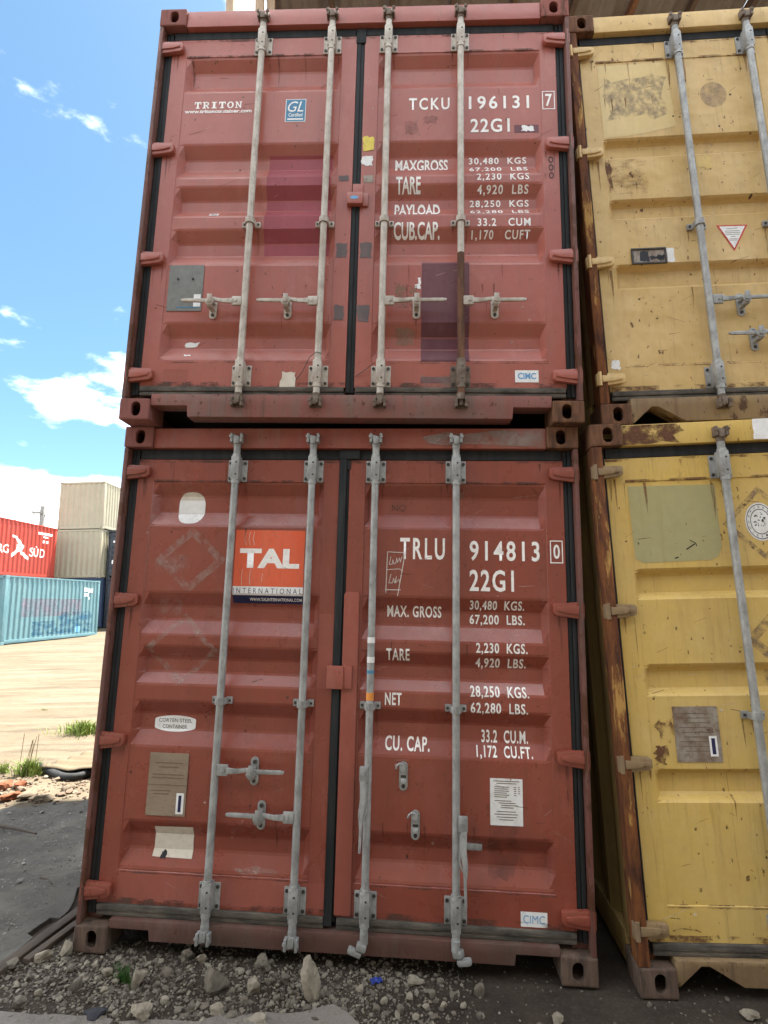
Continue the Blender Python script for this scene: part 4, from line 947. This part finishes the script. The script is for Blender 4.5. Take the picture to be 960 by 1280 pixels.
# gravel that nobody could count
def gravel(name, label, spots, mt, seed):
    r = random.Random(seed); protos = []
    for k in range(10):
        bm = stone_bm(seed+k, 1, .75, .4); bm.verts.index_update(); protos.append(([v.co.copy() for v in bm.verts], [[v.index for v in f.verts] for f in bm.faces])); bm.free()
    V, Fc = [], []
    for x, y, s in spots:
        vs, fs = r.choice(protos); q = Matrix.Rotation(r.uniform(0, 6.28), 3, 'Z') @ Matrix.Rotation(r.uniform(-.5, .5), 3, 'X'); sc = Vector((s*r.uniform(.7, 1.3), s*r.uniform(.7, 1.2), s*r.uniform(.6, 1))); b = len(V); z = gz(x, y)+sc.z*.35
        V += [tuple(q @ Vector((v.x*sc.x, v.y*sc.y, v.z*sc.z))+Vector((x, y, z))) for v in vs]; Fc += [[i+b for i in f] for f in fs]
    me = bpy.data.meshes.new(name); me.from_pydata(V, [], Fc)
    m, nt, b = mat(name+'_stone'); geo = N(nt, 'ShaderNodeNewGeometry'); cr = N(nt, 'ShaderNodeValToRGB')
    nt.links.new(geo.outputs['Random Per Island'], cr.inputs[0]); el = cr.color_ramp.elements; el[0].color = rgb(mt[0]); el[1].color = rgb(mt[1]); e2 = el.new(.5); e2.color = rgb(mt[2])
    col = mixc(nt, noise_fac(nt, geo.outputs['Position'], 60, 5, .7, .45, .7), cr.outputs[0], (.12, .10, .08), amt=.5)
    nt.links.new(col, b.inputs['Base Color']); b.inputs['Roughness'].default_value = .92
    bump(nt, b, noise_fac(nt, geo.outputs['Position'], 150, 4, .7, 0, 1), .6, .003)
    return tag(link(name, me, m), label, 'gravel', kind='stuff')
r = random.Random(77); spots = []
while len(spots) < 9500:
    x, y = r.uniform(-2.0, 1.9), r.uniform(2.05, 2.98)
    dens = .95 if x < -.2 else max(.03, .95-1.5*(x+.2))
    if y > 2.83+.0*x: dens *= .5
    if y < 2.36 and x < -.1: dens *= .25
    dens *= .35+1.1*max(0, noise.noise((x*3, y*3, 9))+.45)
    if r.random() < dens: spots.append((x, y, min(.022, .0038*math.exp(abs(r.gauss(0, .62))))))
gravel('gravel', 'grey gravel and rubble spread below the red containers', spots, ((.075, .060, .043), (.26, .225, .168), (.135, .112, .083)), 40)
spots = []
while len(spots) < 900:
    x, y = r.uniform(-4.2, -1.75), r.uniform(4.75, 5.75)
    if r.random() < .4+.8*noise.noise((x*3, y*3, 2)): spots.append((x, y, .008*math.exp(abs(r.gauss(0, .75)))))
gravel('rubble', 'sunlit pale rubble strip behind the shaded pavement', spots, ((.085, .062, .04), (.17, .14, .10), (.13, .082, .05)), 60)
spots = [(r.uniform(-4.5, -1.9), r.uniform(2.6, 4.7), .004*math.exp(abs(r.gauss(0, .5)))) for _ in range(3200)]
g2 = gravel('grit', 'fine grit scattered on the shaded old pavement', spots, ((.16, .15, .14), (.34, .32, .29), (.24, .225, .2)), 80); g2.location.z = .022
for i, (px, py, w, h, lab) in enumerate([(6, 982, 16, 11, 'broken orange brick at the far left of the sunlit rubble'), (25, 981, 13, 10, 'broken orange brick next to the grass tuft'), (12, 995, 24, 10, 'flat broken orange brick nearest the shaded pavement')]): rock(px, py, w, h, 'brick', lab, 900+i, group='broken bricks in the rubble', name='broken_brick', cat='brick')
for i, (px, py, w, h, lab) in enumerate([(37, 993, 20, 9, 'pale slab of rubble right of the broken bricks'), (58, 996, 26, 9, 'wide pale slab at the edge of the sunlit rubble'), (85, 985, 14, 8, 'tan stone near the container in the sunlit rubble')]): rock(px, py, w, h, 'st_tan', lab, 950+i, group='slabs in the sunlit rubble')

# ------------------------------------------------------------------ small litter and plants
M['blue_scrap'] = simple('blue_plastic', (.02, .04, .22), None, .5); M['wood_dark'] = simple('weathered_wood', (.10, .075, .055), (.055, .042, .033), .85, 6, .2, 0, 40, .8, .003, sc=(3, .4, 3)); M['twig'] = simple('twig', (.09, .07, .055), None, .9)
M['grass'] = simple('grass_blades', (.13, .19, .035), (.19, .23, .065), .6, 20, .2); M['weed'] = simple('weed_leaf', (.035, .09, .02), (.06, .13, .03), .6, 20, .2); M['drygrass'] = simple('dry_stalk', (.22, .17, .07), None, .8)
p = pix(470, 1222, -.10); bm = bmesh.new(); bmesh.ops.create_grid(bm, x_segments=7, y_segments=5, size=1)
for v in bm.verts: v.co = Vector((v.co.x*.028, v.co.y*.014, .010*noise.noise(v.co*1.7)+.014))
bmesh.ops.solidify(bm, geom=bm.faces[:], thickness=.002)
me = bpy.data.meshes.new('plastic_scrap'); bm.to_mesh(me); bm.free(); o = link('plastic_scrap', me, 'blue_scrap'); o.location = (p.x, p.y, gz(p.x, p.y)); o.rotation_euler = (.2, .1, .4); tag(o, 'crumpled blue plastic scrap in the gravel below the right door', 'litter')
def plank(pa, pb, w, t, lab, z=.03):
    a, b = Vector(pa), Vector(pb); d = b-a; o = MB().box(-w/2, w/2, 0, d.length, 0, t, .004).build('timber_plank', 'wood_dark', None, 40)
    za, zb = gz(a.x, a.y)+z, gz(b.x, b.y)+z; o.location = (a.x, a.y, za); o.rotation_euler = (math.atan2(zb-za, d.length), .12, math.atan2(d.y, d.x)-math.pi/2); tag(o, lab, 'plank', 'rotten timber by the stack')
plank((-1.80, 2.66), (-1.665, 3.30), .05, .03, 'dark rotten plank lying along the pavement edge', .006); plank((-1.70, 2.78), (-1.60, 3.25), .035, .025, 'short grey plank beside the left corner casting', .004)
a, b = pix(0, 1036, -.02), pix(45, 1046, -.02)
MB().tube([(a.x-.25, a.y+.02, gz(a.x-.25, a.y)+.05), (a.x, a.y, gz(a.x, a.y)+.055), ((a.x+b.x)/2, (a.y+b.y)/2, gz(a.x, a.y)+.06), (b.x, b.y, gz(b.x, b.y)+.05)], [.012, .014, .012, .007], 7).build('stick', 'twig', None, 50); o = bpy.data.objects['stick']; tag(o, 'thin dark stick lying on the shaded pavement', 'stick')
a = pix(60, 1105, -.03); MB().tube([(a.x-.06, a.y+.02, gz(a.x, a.y)+.045), (a.x, a.y, gz(a.x, a.y)+.048), (a.x+.05, a.y-.05, gz(a.x, a.y)+.044)], [.006, .007, .004], 6).build('twig', 'twig', None, 50); tag(bpy.data.objects['twig'], 'short curved twig on the pale part of the pavement', 'twig')
def tuft(name, px, py, wid, hgt, n, lab, seed, mt='grass', cat='grass', stalks=0):
    r = random.Random(seed); p = pix(px, py, 0)
    for _ in range(3): p = pix(px, py, gz(p.x, p.y))
    root = empty(name, (p.x, p.y, gz(p.x, p.y))); tag(root, lab, cat)
    mb = MB()
    for k in range(n):
        a = r.uniform(0, 6.28); rr = abs(r.gauss(0, .4))*wid*.5; x, y = rr*math.cos(a), rr*math.sin(a)*.6; h = hgt*r.uniform(.35, 1)*(1-.4*rr/wid); ln = Vector((r.gauss(0, .35)+.8*x/wid, r.gauss(0, .35), 0))*h; w = r.uniform(.004, .008)*(hgt/.25)
        q = Vector((math.cos(a+1.2), math.sin(a+1.2), 0))*w; b0 = Vector((x, y, -.01)); b1 = b0+Vector((0, 0, h*.6))+ln*.35; b2 = b0+Vector((0, 0, h*.92))+ln
        mb.add([b0-q, b0+q, b1+q*.8, b1-q*.8, b2], [(0, 1, 2, 3), (3, 2, 4)])
    mb.build('blades', mt, root)
    if stalks:
        mb = MB()
        for k in range(stalks):
            x = r.uniform(-.3, .3)*wid; lx = r.uniform(-.1, .25)*hgt*2.2; mb.tube([(x, 0, 0), (x+lx*.4, 0, hgt*.9), (x+lx, 0, hgt*r.uniform(1.5, 2.1))], .003, 4)
        mb.build('stalks', 'drygrass', root)
    return root
tuft('grass_tuft', 36, 968, .46, .20, 420, 'bright green grass tuft with dry stalks beside the corrugated sheet', 5, stalks=6)
tuft('grass_tuft', 104, 917, .9, .22, 700, 'wide bright green grass patch close to the container edge', 6)
tuft('grass_tuft', 4, 966, .25, .16, 90, 'small pale grass tuft at the far left edge', 7)
tuft('grass_tuft', 55, 888, .5, .06, 90, 'low sparse grass on the sunlit sand', 9)
tuft('weed', 156, 1228, .13, .10, 80, 'small dark green weed under the sill notch', 8, 'weed', 'weed')
# corrugated sheet lying on the sand
def lying_sheet():
    a, b = pix(52, 958, .0), pix(150, 958, .0); y0, y1 = 5.72, 7.35; mb = MB(); nx, ny = 26, 70
    x0, x1 = -3.50, -1.75; vs = []
    for j in range(ny+1):
        for i in range(nx+1):
            u, v = i/nx, j/ny; x, y = x0+(x1-x0)*u, y0+(y1-y0)*v; fr = max(0, 1-v*2.2)
            y += -.16*fr*math.sin(u*math.pi*1.1)+.02*noise.noise((u*9, 0, 1))*fr
            z = gz(x, y)+.035+.018*math.sin(v*2*math.pi*8.5)+.10*fr*abs(noise.noise((u*3.1+.4, 2, 0)))+.03*fr
            vs.append((x+.25*v, y, z))
    mb.add(vs, [(j*(nx+1)+i, j*(nx+1)+i+1, (j+1)*(nx+1)+i+1, (j+1)*(nx+1)+i) for j in range(ny) for i in range(nx)])
    o = mb.build('corrugated_sheet', simple('sheet_tan', (.135, .105, .065), (.11, .083, .05), .7, 4, .2), None, 70)
    md = o.modifiers.new('s', 'SOLIDIFY'); md.thickness = .004
    tag(o, 'tan corrugated metal sheet lying on the sand with a curled front edge', 'metal sheet')
    pts = []
    for k in range(15):
        t = k/14; q = pix(50+95*t, 953+ (14*math.sin(min(1, t*1.35)*math.pi*.86)), .0); pts.append((q.x, q.y-.03, gz(q.x, q.y)+.035))
    h = MB().tube(pts, .034, 8).build('shadow_tube', 'rubber', None, 60); tag(h, 'thick black tube in place of the dark shadow shape along the front of the corrugated sheet', 'shadow_tube')  # black tube stands in for the shadow shape under the sheet's front edge
lying_sheet()

# ------------------------------------------------------------------ shed roof above the stacks
def shed():
    root = empty('shed_roof', (0, 0, 0)); tag(root, 'grey corrugated shed roof on dark rafters above the stacks', 'roof')
    RZ, Y0, Y1, X0 = 9.5, 4.6, 7.9, -1.32; wdt = .80; n = 14
    M['roofing'] = simple('roof_sheet_underside', (.155, .145, .15), (.115, .10, .10), .7, 2, .2, 0, 30, .4, .002); M['rafter'] = simple('rafter_steel', (.055, .042, .038), (.09, .055, .04), .8, 8)
    M['timber'] = simple('timber_pale', (.40, .30, .20), (.30, .21, .14), .8, 7, .2, sc=(4, 4, .5))
    for k in range(n):
        xa = X0+k*wdt; mb = MB(); m = 22; vs = []
        for y, dz in ((Y0, .0), (Y1, -.10)):
            for i in range(m+1):
                x = xa+wdt*i/m; vs.append((x, y, RZ+dz+.02*math.sin(i/m*2*math.pi*5)+(.006 if k % 2 else 0)))
        mb.add(vs, [(i, i+1, m+2+i, m+1+i) for i in range(m)])
        mb.build('roof_sheet', 'roofing', root, 60)
        MB().box(xa-.035, xa+.035, Y0+.05, Y1-.05, RZ-.24, RZ-.115, .003).build('rafter', 'rod_rust' if k in (6,) else 'rafter', root)
    for y in (Y0+.1, Y1-.2): MB().box(X0-.05, X0+n*wdt, y, y+.08, RZ-.33, RZ-.242).build('purlin', 'rafter', root)
    # posts that carry it stand on the container roofs, under the eave
    for px, py, dp, w in ((287, 4, 5.2, .042), (324, 4, 5.3, .05), (338, 4, 5.4, .044)):
        r_ = MC @ Vector(((px-480)/F_PX, 1, -(py-640)/F_PX)); t = dp/r_.y
        MB().box(r_.x*t-w, r_.x*t+w, dp, dp+.06, 5.12, RZ-.10 if px > 300 else RZ-.10, .004).build('post', 'timber', root)
    MB().box(X0-.035, X0-.004, Y0, Y1, RZ-.10, RZ+.03).build('fascia', 'timber', root)
    for x in (5.4, 9.5): MB().box(x, x+.08, 7.6, 7.68, -.2, RZ-.26).build('post', 'rafter', root)
    MB().box(X0+.05, X0+.13, .62, .70, -.1+.0, RZ-.26).build('post', 'rafter', root) if False else None
shed()

# ------------------------------------------------------------------ the yard behind
def plain(name, c, c2, st=.3, off=0): return paint(name, c, c2, .6, .05, st, tuple(x*.55 for x in c), off=(off, 1, 2), dent=.003)
M['f_red'] = plain('far_red', (.38, .04, .024), (.34, .05, .033), .2, 1); M['f_blue'] = plain('far_blue', (.095, .20, .23), (.13, .235, .255), .35, 2); M['f_beige'] = plain('far_beige', (.33, .30, .215), (.30, .275, .2), .2, 3)
M['f_dark'] = plain('far_dark', (.035, .042, .055), (.05, .055, .065), .3, 4); M['f_navy'] = plain('far_navy', (.03, .05, .10), (.04, .06, .11), .3, 5); M['f_brown'] = plain('far_brown', (.20, .07, .04), (.17, .07, .05), .3, 6)
M['lilac'] = residue('lilac_repaint', (.22, .19, .24), 3, .3, .6, amt=.6); M['blue2'] = residue('blue_scuffs', (.03, .13, .23), 2.2, .45, .6, (1, 1, 2), .8)
def farC(mt): return dict(cast=mt, side=mt, post=mt, body=mt, head=mt, sill=mt, hinge=mt, galv='galv', cam='galv', notch=.1, sillbot=.05, ntype='rect', g='red', handles=[(1, .84), (-1, .64), (1, .84), (-1, .64)])
SP = corr_poly(.12, LEN-.12, .014, .05, .278)
def side_x(u):
    for (a, d0), (b, d1) in zip(SP[:-1], SP[1:]):
        if a <= u <= b: return W-(d0+(d1-d0)*(u-a)/(b-a))
    return W-.014
def side_decal(bm, root, mt, name='lettering', lift=.004):
    "bmesh in (u, 0, z): pressed onto the right side wall"
    us = [v.co.x for v in bm.verts]
    for a, d in SP:
        if min(us) < a < max(us): bmesh.ops.bisect_plane(bm, geom=bm.verts[:]+bm.edges[:]+bm.faces[:], plane_co=(a, 0, 0), plane_no=(1, 0, 0), dist=1e-6)
    for v in bm.verts: u, z = v.co.x, v.co.z; v.co = Vector((side_x(u)+lift, u, z))
    me = bpy.data.meshes.new(name); bm.to_mesh(me); bm.free(); return link(name, me, mt, root)
GRP = 'containers across the yard'
bl, _ = container((-16.72, 20.555, .341, -3.68, 0, 0), farC('f_blue'), 'blind'); tag(bl, 'weathered light blue container on the ground across the yard', 'container', GRP)
side_decal(flat([rect(.95, 1.0, 4.75, 1.72)]), bl, 'lilac', 'paint_patch'); side_decal(flat([rect(3.2, .25, 5.6, 1.15)]), bl, 'blue2', 'paint_patch'); side_decal(flat([rect(1.6, .25, 3.2, .8)]), bl, 'blue2', 'paint_patch'); side_decal(flat([rect(4.35, .24, 4.75, .5)]), bl, 'cyan', 'paint_patch', .006)
side_decal(flat([rect(4.85, 2.05, 5.1, 2.24), rect(5.15, 2.02, 5.55, 2.2), rect(4.85, 1.84, 5.2, 1.98), rect(5.25, 1.7, 5.33, 1.8)]), bl, 'glue_faint' if False else 'white', 'code_marks', .006)
rd, _ = container((-19.47, 21.49, 3.135, -2.2, 0, 0), farC('f_red'), 'blind'); tag(rd, 'bright red container with white lettering on its side, raised behind the blue one', 'container', GRP)
side_decal(text_bm('HAMBURG', .12, 1.02, 2.82, 1.42, .01, 1.1), rd, 'ink'); side_decal(text_bm('S\u00dcD', 4.18, 1.0, 5.22, 1.52, .01, 1.1), rd, 'ink')
def strokes(segs, w):
    ps = []
    for pts in segs:
        for i, (a, b) in enumerate(zip(pts[:-1], pts[1:])):
            d = Vector((b[0]-a[0], b[1]-a[1])); n = Vector((-d.y, d.x)).normalized()*w/2*(.5+1.0*math.sin(math.pi*(i+.7)/len(pts))); ps.append([(a[0]-n.x, a[1]-n.y), (b[0]-n.x, b[1]-n.y), (b[0]+n.x, b[1]+n.y), (a[0]+n.x, a[1]+n.y)])
    return ps
side_decal(flat(strokes([[(2.95, 1.86), (3.2, 1.80), (3.42, 1.62), (3.58, 1.48), (3.72, 1.40)], [(3.72, 1.42), (3.55, 1.30), (3.38, 1.22), (3.2, 1.10), (3.0, .92)], [(3.5, 1.26), (3.62, 1.12), (3.78, 1.05), (3.95, .95), (4.1, .86)], [(3.36, 1.5), (3.40, 1.32), (3.3, 1.2)], [(3.66, 1.36), (3.58, 1.2), (3.5, 1.15)]], .11)), rd, 'ink', 'emblem')
side_decal(flat([rect(4.7, 2.12, 5.7, 2.24), rect(5.05, 1.98, 5.4, 2.06), rect(5.05, 1.72, 5.15, 1.86), rect(5.3, 1.72, 5.42, 1.86)]), rd, 'ink', 'code_marks', .006)
u1, _ = container((-19.47, 21.49, .535, -2.2, 0, 0), farC('f_brown'), 'blind'); tag(u1, 'brown container under the bright red one, behind the blue one', 'container', GRP)
for z, mt, lab in ((.62, 'f_navy', 'navy container at the foot of the beige stack'), (3.219, 'f_beige', 'beige corrugated container in the middle of the far stack'), (5.818, 'f_beige', 'beige corrugated container at the top of the far stack')):
    q, _ = container((-17.50+(.04 if z > 5 else 0), 28.46, z, 0 if z > 5 else 1.0, 0, 0), farC(mt), 'blind'); tag(q, lab, 'container', GRP)
for z, lab in ((.62, 'dark container standing on the ground right of the far beige stack'), (3.219, 'dark container on the upper level beside the far beige stack')):
    q, D = container((-14.95, 29.0, z, 0, 0, 0), farC('f_dark')); tag(q, lab, 'container', GRP)
    if z > 3:
        for x0, z0, x1, z1 in ((.25, 1.9, .5, 2.0), (.3, 1.3, .6, 1.36), (.22, .75, .45, .95)): decal('red', [rect(x0, z0, x1, z1)], 'white', D['L'])
# utility pole with wires
def pole():
    root = empty('utility_pole', (-28.6, 44.5, .5)); tag(root, 'grey utility pole with a crossarm beyond the red container', 'pole')
    M['pole'] = simple('pole_concrete', (.24, .23, .22), (.19, .18, .17), .8, 3)
    MB().box(-.17, .17, -.16, .16, -.6, 9.75, .03).build('shaft', 'pole', root, 40); MB().box(-.75, .1, -.27, -.165, 9.05, 9.25, .02).build('crossarm', 'pole', root, 40)
    for pts in ([(-.7, -.22, 9.3), (-2, 0, 8.7), (-4, 0, 8.3), (-20, 0, 8.6)], [(.1, 0, 9.0), (1.2, 0, 8.4), (2.6, 0, 7.8), (9, 0, 6.6)]): MB().tube(pts, .035, 5).build('wire', 'rubber', root, 60)
    MB().cyl((-.7, -.22, 9.25), (-.7, -.22, 9.4), .06, 8).build('insulator', 'galv', root)
pole()

# ------------------------------------------------------------------ unseen block added behind the camera to cut off low sky light
def sky_blocker():
    root = empty('sky_blocker', (0, -3.6, -.2)); tag(root, 'long grey-brown block added out of view to keep low sky light off the container doors', 'light blocker')
    M['blocker'] = simple('blocker_wall', (.10, .085, .075), (.07, .06, .05), .85, 3)
    MB().box(-11, 14, -6, 0, 0, 6.8).build('wall', 'blocker', root)
    MB().prism([(-11.3, 6.8), (14.3, 6.8), (14.3, 7.0), (-11.3, 7.0)], -6.3, .35).build('roof', 'rafter', root)
    for x in (-8, -2.5, 3, 8.5): MB().box(x, x+3.2, .004, .06, .1, 4.2, .01).build('shutter_door', 'grey_plate', root)
sky_blocker()
